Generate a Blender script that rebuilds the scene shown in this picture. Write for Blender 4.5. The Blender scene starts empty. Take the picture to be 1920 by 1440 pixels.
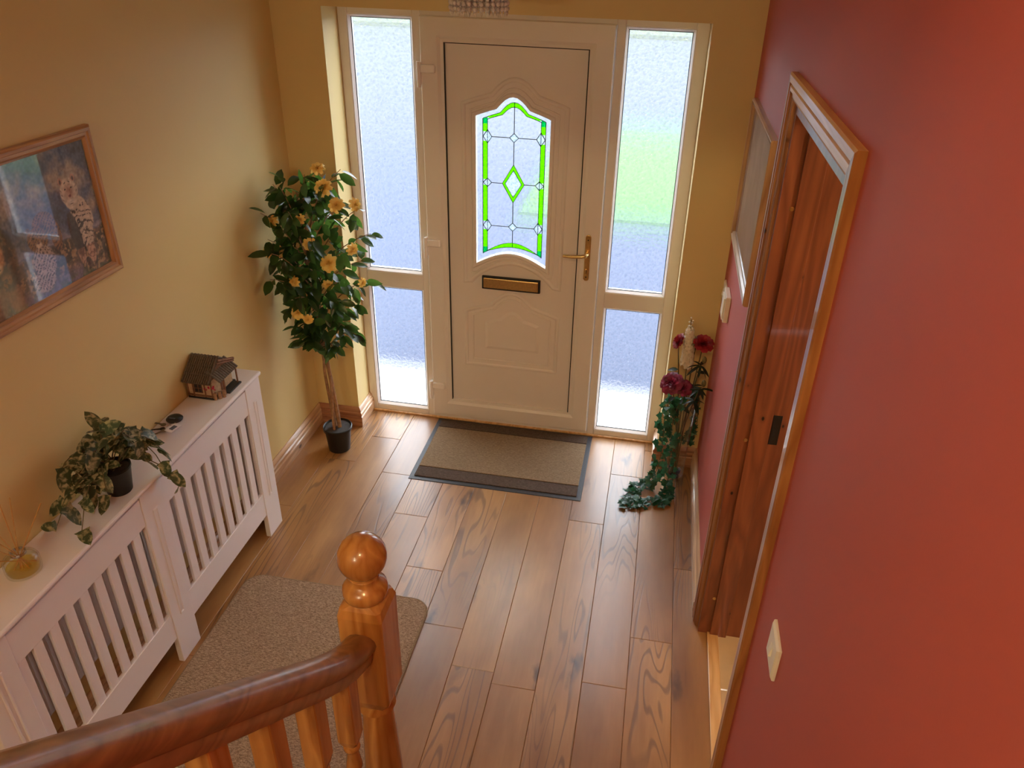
import bpy, bmesh, math, random
import numpy as np
from mathutils import Vector, Matrix, noise as mnoise
random.seed(7)
PI = math.pi
SC = bpy.context.scene
COL = SC.collection

# ------------------------------------------------------------------ camera
RX = Vector((0.9844154186, 0.1737578939, 0.0271012518))
UP = Vector((-0.1078729398, 0.4749241303, 0.8733902331))
DR = Vector((-0.1388874090, 0.8627023037, -0.4862664114))
cam_d = bpy.data.cameras.new('camera'); cam = bpy.data.objects.new('camera', cam_d); COL.objects.link(cam)
cam_d.sensor_width = 36; cam_d.lens = 1439.4465 / 1920 * 36
cam_d.shift_x = -32.66 / 1920; cam_d.shift_y = -36.23 / 1920
m = Matrix((RX, UP, -DR)).transposed().to_4x4(); m.translation = (1.47885, -3.538155, 2.397522)
cam.matrix_world = m; cam_d.clip_start = 0.05; SC.camera = cam

# ------------------------------------------------------------------ view, world, lamps
SC.view_settings.view_transform = 'Standard'; SC.view_settings.look = 'None'
SC.view_settings.gamma = 1; SC.view_settings.use_curve_mapping = False
SC.view_settings.exposure = 1.0
W = bpy.data.worlds.new('sky'); SC.world = W; W.use_nodes = True
bg = W.node_tree.nodes['Background']
bg.inputs[0].default_value = (0.86, 0.93, 1.0, 1); bg.inputs[1].default_value = 5.0
cy = SC.cycles
cy.use_denoising = True; cy.max_bounces = 12; cy.diffuse_bounces = 6; cy.glossy_bounces = 4
cy.transmission_bounces = 8; cy.transparent_max_bounces = 24; cy.sample_clamp_indirect = 6.0
cy.blur_glossy = 0.5


def lamp(name, kind, loc, power, color, size=0.1, rot=None, sy=None):
    l = bpy.data.lights.new(name, kind); l.energy = power; l.color = color
    if kind == 'AREA':
        l.size = size
        if sy: l.shape = 'RECTANGLE'; l.size_y = sy
    else:
        l.shadow_soft_size = size
    o = bpy.data.objects.new(name, l); o.location = loc
    if rot: o.rotation_euler = rot
    COL.objects.link(o); return o


lamp('landing_lamp', 'POINT', (1.40, -4.25, 3.3), 36, (1.0, 0.73, 0.33), 0.10)
lamp('corridor_lamp', 'POINT', (0.55, -4.6, 2.25), 19, (1.0, 0.88, 0.58), 0.06)
lamp('side_room_lamp', 'POINT', (3.0, -2.4, 2.2), 18, (1.0, 0.84, 0.54), 0.12)
for (x0, x1, z0, z1) in ((.05, .33, .05, 2.07), (.62, .975, .95, 1.77), (1.29, 1.56, .05, 2.07)):
    p = lamp('daylight_portal', 'AREA', ((x0 + x1) / 2, .30, (z0 + z1) / 2), 1, (1, 1, 1), x1 - x0, (-PI / 2, 0, 0), z1 - z0)
    p.data.cycles.is_portal = True

# ------------------------------------------------------------------ material helpers
def srgb(r, g, b):
    f = lambda c: (c / 255 / 12.92) if c <= 10 else ((c / 255 + .055) / 1.055) ** 2.4
    return (f(r), f(g), f(b), 1)


class NT:
    def __init__(s, name):
        s.m = bpy.data.materials.new(name); s.m.use_nodes = True
        s.t = s.m.node_tree; s.n = s.t.nodes; s.b = s.n['Principled BSDF']

    def new(s, kind, **kw):
        n = s.n.new(kind)
        for k, v in kw.items():
            if k.startswith('i_'):
                n.inputs[k[2:].replace('_', ' ')].default_value = v
            else:
                setattr(n, k, v)
        return n

    def link(s, a, b): s.t.links.new(a, b)

    def coords(s, scale=(1, 1, 1), rnd=0.0, rot=(0, 0, 0)):
        tc = s.new('ShaderNodeTexCoord'); mp = s.new('ShaderNodeMapping')
        mp.inputs['Scale'].default_value = scale; mp.inputs['Rotation'].default_value = rot
        if rnd:
            oi = s.new('ShaderNodeObjectInfo'); c = s.new('ShaderNodeCombineXYZ')
            mu = s.new('ShaderNodeMath', operation='MULTIPLY'); mu.inputs[1].default_value = rnd
            s.link(oi.outputs['Random'], mu.inputs[0])
            for i in range(3): s.link(mu.outputs[0], c.inputs[i])
            ad = s.new('ShaderNodeVectorMath', operation='ADD')
            s.link(tc.outputs['Object'], ad.inputs[0]); s.link(c.outputs[0], ad.inputs[1])
            s.link(ad.outputs[0], mp.inputs['Vector'])
        else:
            s.link(tc.outputs['Object'], mp.inputs['Vector'])
        return mp.outputs[0]

    def noise(s, vec, scale, detail=3, rough=.5, dist=0.0):
        n = s.new('ShaderNodeTexNoise'); n.inputs['Scale'].default_value = scale
        n.inputs['Detail'].default_value = detail; n.inputs['Roughness'].default_value = rough
        n.inputs['Distortion'].default_value = dist
        s.link(vec, n.inputs['Vector']); return n.outputs['Fac']

    def ramp(s, fac, stops, interp='LINEAR'):
        r = s.new('ShaderNodeValToRGB'); r.color_ramp.interpolation = interp
        e = r.color_ramp.elements
        while len(e) < len(stops): e.new(.5)
        for i, (p, c) in enumerate(stops):
            e[i].position = p; e[i].color = c if len(c) == 4 else (*c, 1)
        s.link(fac, r.inputs[0]); return r.outputs[0]

    def math(s, op, a, b=None):
        n = s.new('ShaderNodeMath', operation=op)
        for i, v in enumerate((a, b)):
            if v is None: continue
            if isinstance(v, (int, float)): n.inputs[i].default_value = v
            else: s.link(v, n.inputs[i])
        return n.outputs[0]

    def mix(s, fac, a, b, mode='MIX'):
        n = s.new('ShaderNodeMix', data_type='RGBA', blend_type=mode)
        for sock, v in ((n.inputs[0], fac), (n.inputs[6], a), (n.inputs[7], b)):
            if isinstance(v, (int, float)): sock.default_value = v
            elif isinstance(v, tuple): sock.default_value = v
            else: s.link(v, sock)
        return n.outputs[2]

    def bump(s, h, strength=.3, dist=.002):
        n = s.new('ShaderNodeBump'); n.inputs['Strength'].default_value = strength
        n.inputs['Distance'].default_value = dist; s.link(h, n.inputs['Height'])
        s.link(n.outputs[0], s.b.inputs['Normal']); return n

    def done(s, rough=.5, metal=0.0, color=None, spec=None, coat=None, trans=None):
        b = s.b
        if not isinstance(rough, (int, float)): s.link(rough, b.inputs['Roughness'])
        else: b.inputs['Roughness'].default_value = rough
        b.inputs['Metallic'].default_value = metal
        if isinstance(color, tuple): b.inputs['Base Color'].default_value = color
        elif color is not None: s.link(color, b.inputs['Base Color'])
        if spec is not None: b.inputs['Specular IOR Level'].default_value = spec
        if coat: b.inputs['Coat Weight'].default_value = coat; b.inputs['Coat Roughness'].default_value = .06
        if trans: b.inputs['Transmission Weight'].default_value = trans
        return s.m


M = {}


def plain(name, c, rough=.5, metal=0, nscale=40, var=.06, bump=0.0, **k):
    t = NT(name); v = t.coords()
    n = t.noise(v, nscale, 4)
    lo = tuple(x * (1 - var) for x in c[:3]); hi = tuple(min(1, x * (1 + var)) for x in c[:3])
    col = t.ramp(n, [(.3, lo), (.7, hi)])
    if bump: t.bump(n, bump, .002)
    M[name] = t.done(rough, metal, col, **k); return M[name]


def paint(name, c):
    t = NT(name); v = t.coords()
    big = t.noise(v, 1.3, 3); fine = t.noise(v, 260, 2)
    lo = tuple(x * .96 for x in c[:3]); hi = tuple(min(1, x * 1.03) for x in c[:3])
    t.bump(fine, .12, .0008)
    M[name] = t.done(.55, 0, t.ramp(big, [(.3, lo), (.7, hi)]), spec=.35); return M[name]


def pine(name, c_lo, c_hi, c_knot, axis, rough=.32, coat=.3, rings=34, knots=True, rnd=13.0, kscale=1.0, spec=None, flat=None):
    """softwood: long streaks along one axis with scattered dark knots"""
    t = NT(name); sc = [9.0, 9.0, 9.0]; sc[axis] = .8
    v = t.coords(tuple(sc), rnd)
    base = t.noise(v, 1.0, 3, .5, .3)
    st = t.math('FRACT', t.math('MULTIPLY', base, rings / 4.0))
    st = t.math('ABSOLUTE', t.math('SUBTRACT', st, .5))
    fine = t.noise(v, 14.0, 4, .6)
    col = t.ramp(t.math('ADD', t.math('MULTIPLY', st, 1.1), t.math('MULTIPLY', fine, .4)), [(.12, c_lo), (.8, c_hi)])
    if knots:
        sk = [7.0 * kscale] * 3; sk[axis] = 4.2 * kscale
        if flat is not None: sk[flat] = 0.0
        kv = t.coords(tuple(sk), rnd)
        vo = t.new('ShaderNodeTexVoronoi'); vo.inputs['Scale'].default_value = 1.0
        t.link(kv, vo.inputs['Vector'])
        k = t.ramp(vo.outputs['Distance'], [(.05, (1, 1, 1)), (.085, (0, 0, 0))])
        halo = t.ramp(vo.outputs['Distance'], [(.08, (.6, .6, .6)), (.2, (0, 0, 0))])
        col = t.mix(halo, col, c_lo if len(c_lo) == 4 else (*c_lo, 1))
        col = t.mix(k, col, c_knot if len(c_knot) == 4 else (*c_knot, 1))
    M[name] = t.done(rough, 0, col, coat=coat, spec=spec); return M[name]


def laminate():
    t = NT('oak_laminate'); rn = 37.0
    v = t.coords((7.0, .75, 7.0), rn)
    base = t.noise(v, 1.0, 2, .45, .25)
    ring = t.math('SINE', t.math('MULTIPLY', base, 120.0))
    line = t.ramp(ring, [(.55, (0, 0, 0)), (.95, (1, 1, 1))])
    area = t.ramp(t.noise(t.coords((2.2, .8, 1), rn), 1.0, 1), [(.50, (0, 0, 0)), (.60, (1, 1, 1))])
    lines = t.mix(1.0, line, area, 'MULTIPLY')
    fine = t.noise(t.coords((90, 5, 90), rn), 1.0, 4, .6)
    patch = t.noise(t.coords((5.5, 1.3, 1), rn), 1.0, 4, .55)
    c = t.ramp(patch, [(.28, srgb(128, 84, 42)), (.48, srgb(160, 112, 62)), (.70, srgb(192, 144, 88))])
    c = t.mix(t.math('MULTIPLY', fine, .4), c, srgb(120, 78, 44))
    c = t.mix(t.math('MULTIPLY', lines, .55), c, srgb(78, 52, 38))
    # knots and cracks
    vo = t.new('ShaderNodeTexVoronoi'); vo.inputs['Scale'].default_value = 1.0
    wob = t.noise(t.coords((22, 9, 1), rn), 1.0, 3)
    kv = t.coords((5.2, 2.0, 1), rn); vm = t.new('ShaderNodeVectorMath', operation='ADD')
    cm = t.new('ShaderNodeCombineXYZ')
    wv = t.math('MULTIPLY', wob, .5); t.link(wv, cm.inputs[0]); t.link(wv, cm.inputs[1])
    t.link(kv, vm.inputs[0]); t.link(cm.outputs[0], vm.inputs[1]); t.link(vm.outputs[0], vo.inputs['Vector'])
    kn = t.ramp(vo.outputs['Distance'], [(.04, (.85, .85, .85)), (.17, (0, 0, 0))])
    c = t.mix(kn, c, srgb(58, 36, 26))
    cr = t.ramp(t.noise(t.coords((34, 1.5, 1), rn), 1.0, 1), [(.72, (0, 0, 0)), (.80, (.7, .7, .7))])
    c = t.mix(cr, c, srgb(78, 50, 36))
    oi = t.new('ShaderNodeObjectInfo')
    hv = t.new('ShaderNodeHueSaturation'); t.link(c, hv.inputs['Color'])
    t.link(t.math('ADD', t.math('MULTIPLY', oi.outputs['Random'], .12), .93), hv.inputs['Value'])
    h = t.math('SUBTRACT', t.math('MULTIPLY', fine, .4), t.math('MULTIPLY', lines, .9))
    t.bump(h, .30, .0012)
    ro = t.ramp(patch, [(.3, (.36, .36, .36)), (.7, (.46, .46, .46))])
    M['laminate'] = t.done(ro, 0, hv.outputs[0], spec=.7, coat=.45)
    t.b.inputs['Coat Roughness'].default_value = .24


def frosted():
    t = NT('frosted_glass'); t.n.remove(t.b)
    v = t.coords((1, 1, 1))
    vo = t.new('ShaderNodeTexVoronoi', feature='SMOOTH_F1'); vo.inputs['Scale'].default_value = 75
    t.link(v, vo.inputs['Vector'])
    h = t.math('ADD', vo.outputs['Distance'], t.math('MULTIPLY', t.noise(v, 120, 2), .8))
    bp = t.new('ShaderNodeBump'); bp.inputs['Strength'].default_value = 1.0; bp.inputs['Distance'].default_value = .003
    t.link(h, bp.inputs['Height'])
    rf = t.new('ShaderNodeBsdfRefraction'); rf.inputs['Roughness'].default_value = .10; rf.inputs['IOR'].default_value = 1.12
    t.link(bp.outputs[0], rf.inputs['Normal'])
    tr = t.new('ShaderNodeBsdfTransparent')
    cell = t.ramp(h, [(.30, (.80, .82, .84)), (.85, (1, 1, 1))])
    t.link(cell, tr.inputs[0]); t.link(cell, rf.inputs[0])
    gl = t.new('ShaderNodeBsdfGlossy'); gl.inputs['Roughness'].default_value = .08
    t.link(bp.outputs[0], gl.inputs['Normal'])
    a = t.new('ShaderNodeMixShader'); a.inputs[0].default_value = .5
    t.link(rf.outputs[0], a.inputs[1]); t.link(tr.outputs[0], a.inputs[2])
    b = t.new('ShaderNodeMixShader'); b.inputs[0].default_value = .06
    t.link(a.outputs[0], b.inputs[1]); t.link(gl.outputs[0], b.inputs[2])
    t.link(b.outputs[0], t.n['Material Output'].inputs[0]); M['frosted'] = t.m


def tinted(name, col):
    t = NT(name); t.n.remove(t.b)
    tr = t.new('ShaderNodeBsdfTransparent'); tr.inputs[0].default_value = col
    tl = t.new('ShaderNodeBsdfTranslucent'); tl.inputs[0].default_value = col
    nz = t.noise(t.coords(), 90, 2)
    a = t.new('ShaderNodeMixShader'); t.link(t.math('MULTIPLY', nz, .5), a.inputs[0])
    t.link(tr.outputs[0], a.inputs[1]); t.link(tl.outputs[0], a.inputs[2])
    t.link(a.outputs[0], t.n['Material Output'].inputs[0]); M[name] = t.m


def clear(name, col=(1, 1, 1, 1), gloss=.10, ior=1.45):
    t = NT(name); t.n.remove(t.b)
    tr = t.new('ShaderNodeBsdfTransparent'); tr.inputs[0].default_value = col
    gl = t.new('ShaderNodeBsdfGlossy'); gl.inputs['Roughness'].default_value = .03
    ge = t.new('ShaderNodeNewGeometry'); fr = t.new('ShaderNodeFresnel')
    t.link(t.math('ADD', t.math('MULTIPLY', ge.outputs['Backfacing'], 1 / ior - ior), ior), fr.inputs[0])
    nz = t.math('MULTIPLY', t.noise(t.coords(), 30, 1), .02)
    a = t.new('ShaderNodeMixShader'); t.link(t.math('ADD', fr.outputs[0], nz), a.inputs[0])
    t.link(tr.outputs[0], a.inputs[1]); t.link(gl.outputs[0], a.inputs[2])
    t.link(a.outputs[0], t.n['Material Output'].inputs[0]); M[name] = t.m


def leafmat(name, c_dark, c_light, trans, nscale=30, lo=.35, hi=.65, rough=.35, rnd=5.0, stretch=(1, 1, 1), tfac=.25):
    t = NT(name)
    n = t.noise(t.coords(stretch, rnd), nscale, 3, .5, .6)
    col = t.ramp(n, [(lo, c_dark), (hi, c_light)])
    t.done(rough, 0, col)
    tl = t.new('ShaderNodeBsdfTranslucent'); tl.inputs[0].default_value = trans
    a = t.new('ShaderNodeMixShader'); a.inputs[0].default_value = tfac
    t.link(t.b.outputs[0], a.inputs[1]); t.link(tl.outputs[0], a.inputs[2])
    t.link(a.outputs[0], t.n['Material Output'].inputs[0]); M[name] = t.m


def carpet(name, cols, scale=220, bump=.8):
    t = NT(name); v = t.coords((1, 1, 1))
    n = t.noise(v, scale, 3, .7); n2 = t.noise(t.coords((.35, 1, 1)), scale * .6, 2)
    f = t.math('ADD', t.math('MULTIPLY', n, .6), t.math('MULTIPLY', n2, .4))
    t.bump(f, bump, .004)
    M[name] = t.done(.95, 0, t.ramp(f, cols), spec=.1)


def vcol(name):
    t = NT(name); a = t.new('ShaderNodeVertexColor', layer_name='print')
    M[name] = t.done(.5, 0, a.outputs[0])


paint('cream_paint', srgb(222, 199, 140))
paint('red_paint', srgb(184, 88, 78))
paint('ceiling_paint', srgb(236, 230, 218))
paint('yellow_paint', srgb(222, 178, 92))
laminate(); frosted()
plain('upvc', srgb(232, 226, 222), .38, nscale=8, var=.012)
plain('hinge_cap', srgb(244, 240, 240), .35, nscale=9, var=.01)
plain('gasket', srgb(24, 24, 28), .6)
plain('white_mdf', srgb(232, 228, 234), .42, nscale=6, var=.012)
plain('rad_enamel', srgb(214, 212, 210), .35, nscale=5, var=.02)
plain('brass', srgb(206, 174, 118), .30, 1.0, nscale=120, var=.12)
plain('dark_iron', srgb(20, 18, 18), .4, nscale=60, var=.2)
plain('lead', srgb(46, 54, 54), .5, .3)
tinted('green_glass', (0.30, 0.90, 0.02, 1)); tinted('teal_glass', (0.02, 0.55, 0.22, 1)); tinted('bevel_glass', (0.62, 0.68, 0.72, 1))
pine('skirting_pine', srgb(176, 134, 98), srgb(214, 178, 140), srgb(84, 50, 34), 1, flat=0)
pine('skirting_pine_x', srgb(150, 96, 70), srgb(190, 140, 104), srgb(84, 46, 30), 0, flat=1)
pine('jamb_pine', srgb(110, 56, 36), srgb(142, 80, 50), srgb(26, 12, 8), 2, kscale=2.1, rnd=3.0, flat=1)
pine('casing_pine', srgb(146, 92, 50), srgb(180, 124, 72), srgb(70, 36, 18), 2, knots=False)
pine('casing_pine_y', srgb(200, 150, 96), srgb(232, 190, 136), srgb(110, 60, 34), 1)  # paler than the uprights: daylight sheen on the head architrave put into the colour
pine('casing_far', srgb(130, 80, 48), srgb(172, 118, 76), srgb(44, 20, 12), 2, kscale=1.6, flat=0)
pine('stair_pine', srgb(152, 96, 46), srgb(186, 130, 70), srgb(90, 40, 16), 2, rough=.26, coat=.35, knots=False, rnd=4)
pine('rail_pine', srgb(112, 76, 50), srgb(152, 110, 74), srgb(60, 28, 14), 1, rough=.34, coat=.25, knots=False, rnd=4)
pine('frame_oak', srgb(156, 116, 80), srgb(200, 158, 114), srgb(80, 50, 30), 1, knots=False, coat=.1)
pine('frame_oak_z', srgb(156, 116, 80), srgb(200, 158, 114), srgb(80, 50, 30), 2, knots=False, coat=.1)
pine('frame_pale', srgb(176, 150, 128), srgb(206, 180, 156), srgb(80, 50, 30), 1, knots=False, coat=.15)
plain('tile_cream', srgb(206, 180, 146), .35, nscale=12, var=.06)
plain('grout', srgb(120, 100, 80), .8)
carpet('runner_carpet', [(.36, srgb(104, 82, 66)), (.5, srgb(158, 132, 110)), (.64, srgb(196, 170, 146))], 420)
carpet('mat_beige', [(.32, srgb(104, 86, 68)), (.5, srgb(146, 124, 100)), (.68, srgb(170, 150, 124))], 480)
carpet('mat_dark', [(.32, srgb(58, 48, 44)), (.5, srgb(94, 80, 72)), (.68, srgb(120, 104, 92))], 480)
plain('rubber', srgb(52, 54, 62), .5, nscale=200, var=.2, bump=.2)
plain('black_plastic', srgb(14, 13, 14), .42, nscale=60, var=.15)
plain('soil', srgb(62, 58, 58), .8, nscale=60, var=.25, bump=.3)
plain('bark', srgb(150, 112, 78), .7, nscale=45, var=.35, bump=.6)
plain('vine_stem', srgb(96, 84, 50), .6, nscale=60, var=.25)
leafmat('camellia_leaf', srgb(24, 34, 22), srgb(46, 66, 38), (0.16, .36, .05, 1), nscale=14, rough=.26, tfac=.28)
leafmat('pothos_leaf', srgb(34, 50, 30), srgb(180, 170, 130), (0.3, .4, .15, 1), nscale=58, lo=.47, hi=.64, rough=.45, tfac=.2)
leafmat('ivy_leaf', srgb(18, 56, 38), srgb(52, 104, 74), (0.05, .3, .12, 1), nscale=30, rough=.4, tfac=.2)
leafmat('lily_leaf', srgb(22, 30, 24), srgb(40, 54, 36), (0.06, .12, .04, 1), nscale=30, rough=.4, tfac=.15)
leafmat('sage_leaf', srgb(96, 92, 58), srgb(140, 134, 92), (0.3, .3, .12, 1), nscale=30, rough=.5, tfac=.2)
leafmat('yellow_petal', srgb(246, 202, 92), srgb(254, 230, 140), (.9, .6, .18, 1), nscale=25, rough=.6, tfac=.25)
leafmat('wine_petal', srgb(92, 16, 42), srgb(158, 44, 84), (.35, .02, .08, 1), nscale=25, rough=.55, tfac=.15)
leafmat('red_petal', srgb(110, 14, 26), srgb(172, 34, 44), (.4, .02, .03, 1), nscale=25, rough=.55, tfac=.15)
leafmat('white_petal', srgb(226, 212, 186), srgb(244, 236, 216), (.8, .72, .55, 1), nscale=25, rough=.6, tfac=.25)
clear('clear_glass', (.97, .98, .97, 1)); clear('picture_glass', (1, 1, 1, 1), ior=1.8)
clear('scented_oil', (.97, .88, .50, 1), ior=1.3)
clear('amethyst_glass', (.62, .55, .75, 1), ior=1.6)
plain('reed', srgb(196, 150, 84), .7, nscale=80, var=.1)
plain('white_plastic', srgb(232, 224, 208), .3, nscale=8, var=.02)
plain('white_paper', srgb(236, 236, 240), .6, nscale=60, var=.05)
plain('slate_print', srgb(84, 92, 108), .6, nscale=90, var=.3)
plain('chrome', srgb(210, 205, 200), .12, 1.0, nscale=20, var=.04)
plain('key_metal', srgb(120, 112, 98), .3, 1.0)
t = NT('crystal_bead'); t.done(.08, 0.0, t.ramp(t.noise(t.coords(), 60, 2), [(.3, srgb(196, 190, 182)), (.7, srgb(246, 240, 232))]), spec=1.0)
M['crystal'] = t.m
vcol('print_colours')
plain('model_tile', srgb(92, 80, 66), .6, nscale=120, var=.35, bump=.4)
plain('model_wood', srgb(122, 86, 62), .7, nscale=90, var=.3, bump=.3)
plain('model_plaster', srgb(190, 164, 130), .75, nscale=90, var=.15, bump=.3)
plain('model_dark', srgb(34, 34, 36), .5, nscale=90, var=.3)
plain('model_flower', srgb(176, 40, 70), .7, nscale=120, var=.3)
plain('model_log', srgb(150, 116, 84), .7, nscale=120, var=.3)
plain('concrete', srgb(150, 150, 150), .9, nscale=12, var=.04)
plain('tarmac', srgb(60, 68, 88), .95, nscale=60, var=.25)
plain('grass', srgb(66, 96, 54), .95, nscale=30, var=.2)
plain('pale_road', srgb(64, 71, 82), .95, nscale=6, var=.1)
plain('hedge', srgb(70, 78, 56), .95, nscale=9, var=.3)
plain('house_render', srgb(206, 206, 196), .9, nscale=4, var=.08)

# ------------------------------------------------------------------ mesh helpers
class MB:
    def __init__(s): s.v = []; s.f = []

    def add(s, vs, fs):
        o = len(s.v); s.v += [tuple(v) for v in vs]; s.f += [tuple(i + o for i in f) for f in fs]; return s

    def box(s, x0, y0, z0, x1, y1, z1):
        vs = [(x, y, z) for z in (z0, z1) for y in (y0, y1) for x in (x0, x1)]
        return s.add(vs, [(0, 2, 3, 1), (4, 5, 7, 6), (0, 1, 5, 4), (2, 6, 7, 3), (0, 4, 6, 2), (1, 3, 7, 5)])

    def loft(s, rings, closed=False, cap=True):
        n = len(rings[0]); vs = [p for r in rings for p in r]; fs = []
        R = len(rings)
        for i in range(R if closed else R - 1):
            a = i * n; b = ((i + 1) % R) * n
            for j in range(n): k = (j + 1) % n; fs.append((a + j, a + k, b + k, b + j))
        if cap and not closed:
            fs.append(tuple(range(n - 1, -1, -1))); fs.append(tuple((R - 1) * n + j for j in range(n)))
        return s.add(vs, fs)

    def tube(s, path, rad, seg=8, cap=True):
        path = [Vector(p) for p in path]; rings = []; n = len(path)
        ref = Vector((0, 0, 1))
        if abs((path[-1] - path[0]).normalized().z) > .8: ref = Vector((1, 0, 0))
        for i, p in enumerate(path):
            d = (path[min(i + 1, n - 1)] - path[max(i - 1, 0)]).normalized()
            a = d.cross(ref)
            if a.length < 1e-4: a = d.cross(Vector((0, 1, 0)))
            a.normalize(); b = d.cross(a)
            r = rad[i] if isinstance(rad, (list, tuple)) else rad
            rings.append([p + a * r * math.cos(2 * PI * k / seg) + b * r * math.sin(2 * PI * k / seg) for k in range(seg)])
        return s.loft(rings, cap=cap)

    def lathe(s, prof, c=(0, 0, 0), seg=24, cap=True):
        rings = [[(c[0] + r * math.cos(2 * PI * k / seg), c[1] + r * math.sin(2 * PI * k / seg), c[2] + z) for k in range(seg)] for r, z in prof]
        return s.loft(rings, cap=cap)

    def ball(s, c, r, seg=12, rings=8, sz=1.0):
        return s.lathe([(max(1e-4, r * math.sin(PI * i / rings)), -r * sz * math.cos(PI * i / rings)) for i in range(rings + 1)], c, seg, False)

    def build(s, name, mat, parent=None, smooth=False, bevel=0.0, origin=None, bseg=2):
        me = bpy.data.meshes.new(name)
        vs = s.v
        if origin is not None: vs = [(v[0] - origin[0], v[1] - origin[1], v[2] - origin[2]) for v in vs]
        me.from_pydata(vs, [], s.f); me.update()
        bm = bmesh.new(); bm.from_mesh(me); bmesh.ops.recalc_face_normals(bm, faces=bm.faces); bm.to_mesh(me); bm.free()
        me.materials.append(M[mat] if isinstance(mat, str) else mat)
        if smooth:
            me.polygons.foreach_set('use_smooth', [True] * len(me.polygons))
            me.set_sharp_from_angle(angle=math.radians(40))
        o = bpy.data.objects.new(name, me); COL.objects.link(o)
        if origin is not None: o.location = origin
        if parent is not None: o.parent = parent
        if parent is not None and origin is None or parent is not None:
            pl = PW.get(parent.name, Vector((0, 0, 0)))
            o.location = Vector(o.location) - pl
        PW[o.name] = (Vector(origin) if origin is not None else Vector((0, 0, 0)))
        if bevel:
            b = o.modifiers.new('bevel', 'BEVEL'); b.width = bevel; b.segments = bseg; b.limit_method = 'ANGLE'; b.angle_limit = math.radians(50)
        return o


PW = {}   # world origin of every parent (all unrotated)


def tag(o, label=None, cat=None, group=None, kind=None):
    if label: o['label'] = label
    if cat: o['category'] = cat
    if group: o['group'] = group
    if kind: o['kind'] = kind
    return o


def empty(name, loc, label=None, cat=None, group=None, kind=None):
    o = bpy.data.objects.new(name, None); o.location = loc; o.empty_display_size = .05
    COL.objects.link(o); PW[o.name] = Vector(loc); return tag(o, label, cat, group, kind)


def inst(name, me, mw, parent):
    """one more object on shared mesh data, placed in world space"""
    o = bpy.data.objects.new(name, me); o.parent = parent
    o.matrix_local = Matrix.Translation(-PW[parent.name]) @ mw
    COL.objects.link(o); return o


def bx(name, mat, parent, a, b, bevel=0.0, origin=False):
    x0, x1 = sorted((a[0], b[0])); y0, y1 = sorted((a[1], b[1])); z0, z1 = sorted((a[2], b[2]))
    o = ((x0 + x1) / 2, (y0 + y1) / 2, (z0 + z1) / 2) if origin else None
    return MB().box(x0, y0, z0, x1, y1, z1).build(name, mat, parent, bevel=bevel, origin=o)


def offset_path(path, d, closed):
    """mitred offset of a 2D path to its left by d"""
    n = len(path); out = []
    for i in range(n):
        p = Vector(path[i])
        a = Vector(path[i - 1]) if (closed or i > 0) else None
        b = Vector(path[(i + 1) % n]) if (closed or i < n - 1) else None
        d1 = (p - a).normalized() if a is not None else None
        d2 = (b - p).normalized() if b is not None else None
        if d1 is None: d1 = d2
        if d2 is None: d2 = d1
        n1 = Vector((-d1.y, d1.x)); n2 = Vector((-d2.y, d2.x)); s_ = n1 + n2
        if s_.length < 1e-6: s_ = n1
        s_.normalize(); out.append(p + s_ * (d / max(.35, s_.dot(n1))))
    return out


def sweep(mb, path, prof, to3, closed=True, seg=None):
    """profile [(offset to the left, height)] swept along a 2D path; seg = (i, j) keeps those path points (mitred pieces)"""
    rails = [offset_path(path, o, closed) for o, h in prof]; n = len(path)
    idx = list(range(n)) if seg is None else [i % n for i in seg]
    rings = [[to3(rails[k][i].x, rails[k][i].y, prof[k][1]) for k in range(len(prof))] for i in idx]
    return mb.loft(rings, closed=closed and seg is None)


XZ = lambda y0: (lambda a, b, h: (a, y0 - h, b))        # plane facing the camera (towards -y)
YZL = lambda x0: (lambda a, b, h: (x0 + h, a, b))       # on the left wall, towards +x
YZR = lambda x0: (lambda a, b, h: (x0 - h, a, b))       # on the right wall, towards -x

XL, XR, REV, FX0, FX1, ZT = -0.24, 1.829, -0.167, -0.007, 1.626, 2.12
BACK = -6.4
# ------------------------------------------------------------------ the shell
def st(name, o_label=None):
    return dict(kind='structure')


o = MB().box(XL - .15, BACK, -.2, XL, .25, 5.2).build('wall_left', 'cream_paint'); tag(o, kind='structure', label='cream painted wall on the left of the hall')
mb = MB()
mb.box(XL, REV, 0, FX0, .09, 5.2).box(FX1, REV, 0, XR + .155, .09, 5.2).box(FX0, REV, ZT, FX1, .09, 5.2)
o = mb.build('wall_front', 'cream_paint'); tag(o, kind='structure', label='cream painted wall around the front door')
mb = MB(); DY0, DY1, DZ = -1.262, -2.059, 2.023
mb.box(XR, DY0, 0, XR + .13, REV, 5.2).box(XR, BACK, 0, XR + .13, DY1, 5.2).box(XR, DY1, DZ, XR + .13, DY0, 5.2)
o = mb.build('wall_right', 'red_paint'); tag(o, kind='structure', label='red painted wall on the right of the hall')
o = MB().box(XL, BACK - .1, -.2, XR + .13, BACK, 5.2).build('wall_back', 'cream_paint'); tag(o, kind='structure', label='cream wall at the back of the hall')
mb = MB().box(XL, -2.35, 2.52, XR, REV, 2.72).box(XL, BACK, 2.52, .96, -2.35, 2.72).box(XL, BACK, 5.2, XR, REV, 5.3)
o = mb.build('ceiling', 'ceiling_paint'); tag(o, kind='structure', label='white ceiling over the hall and the landing')
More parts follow.
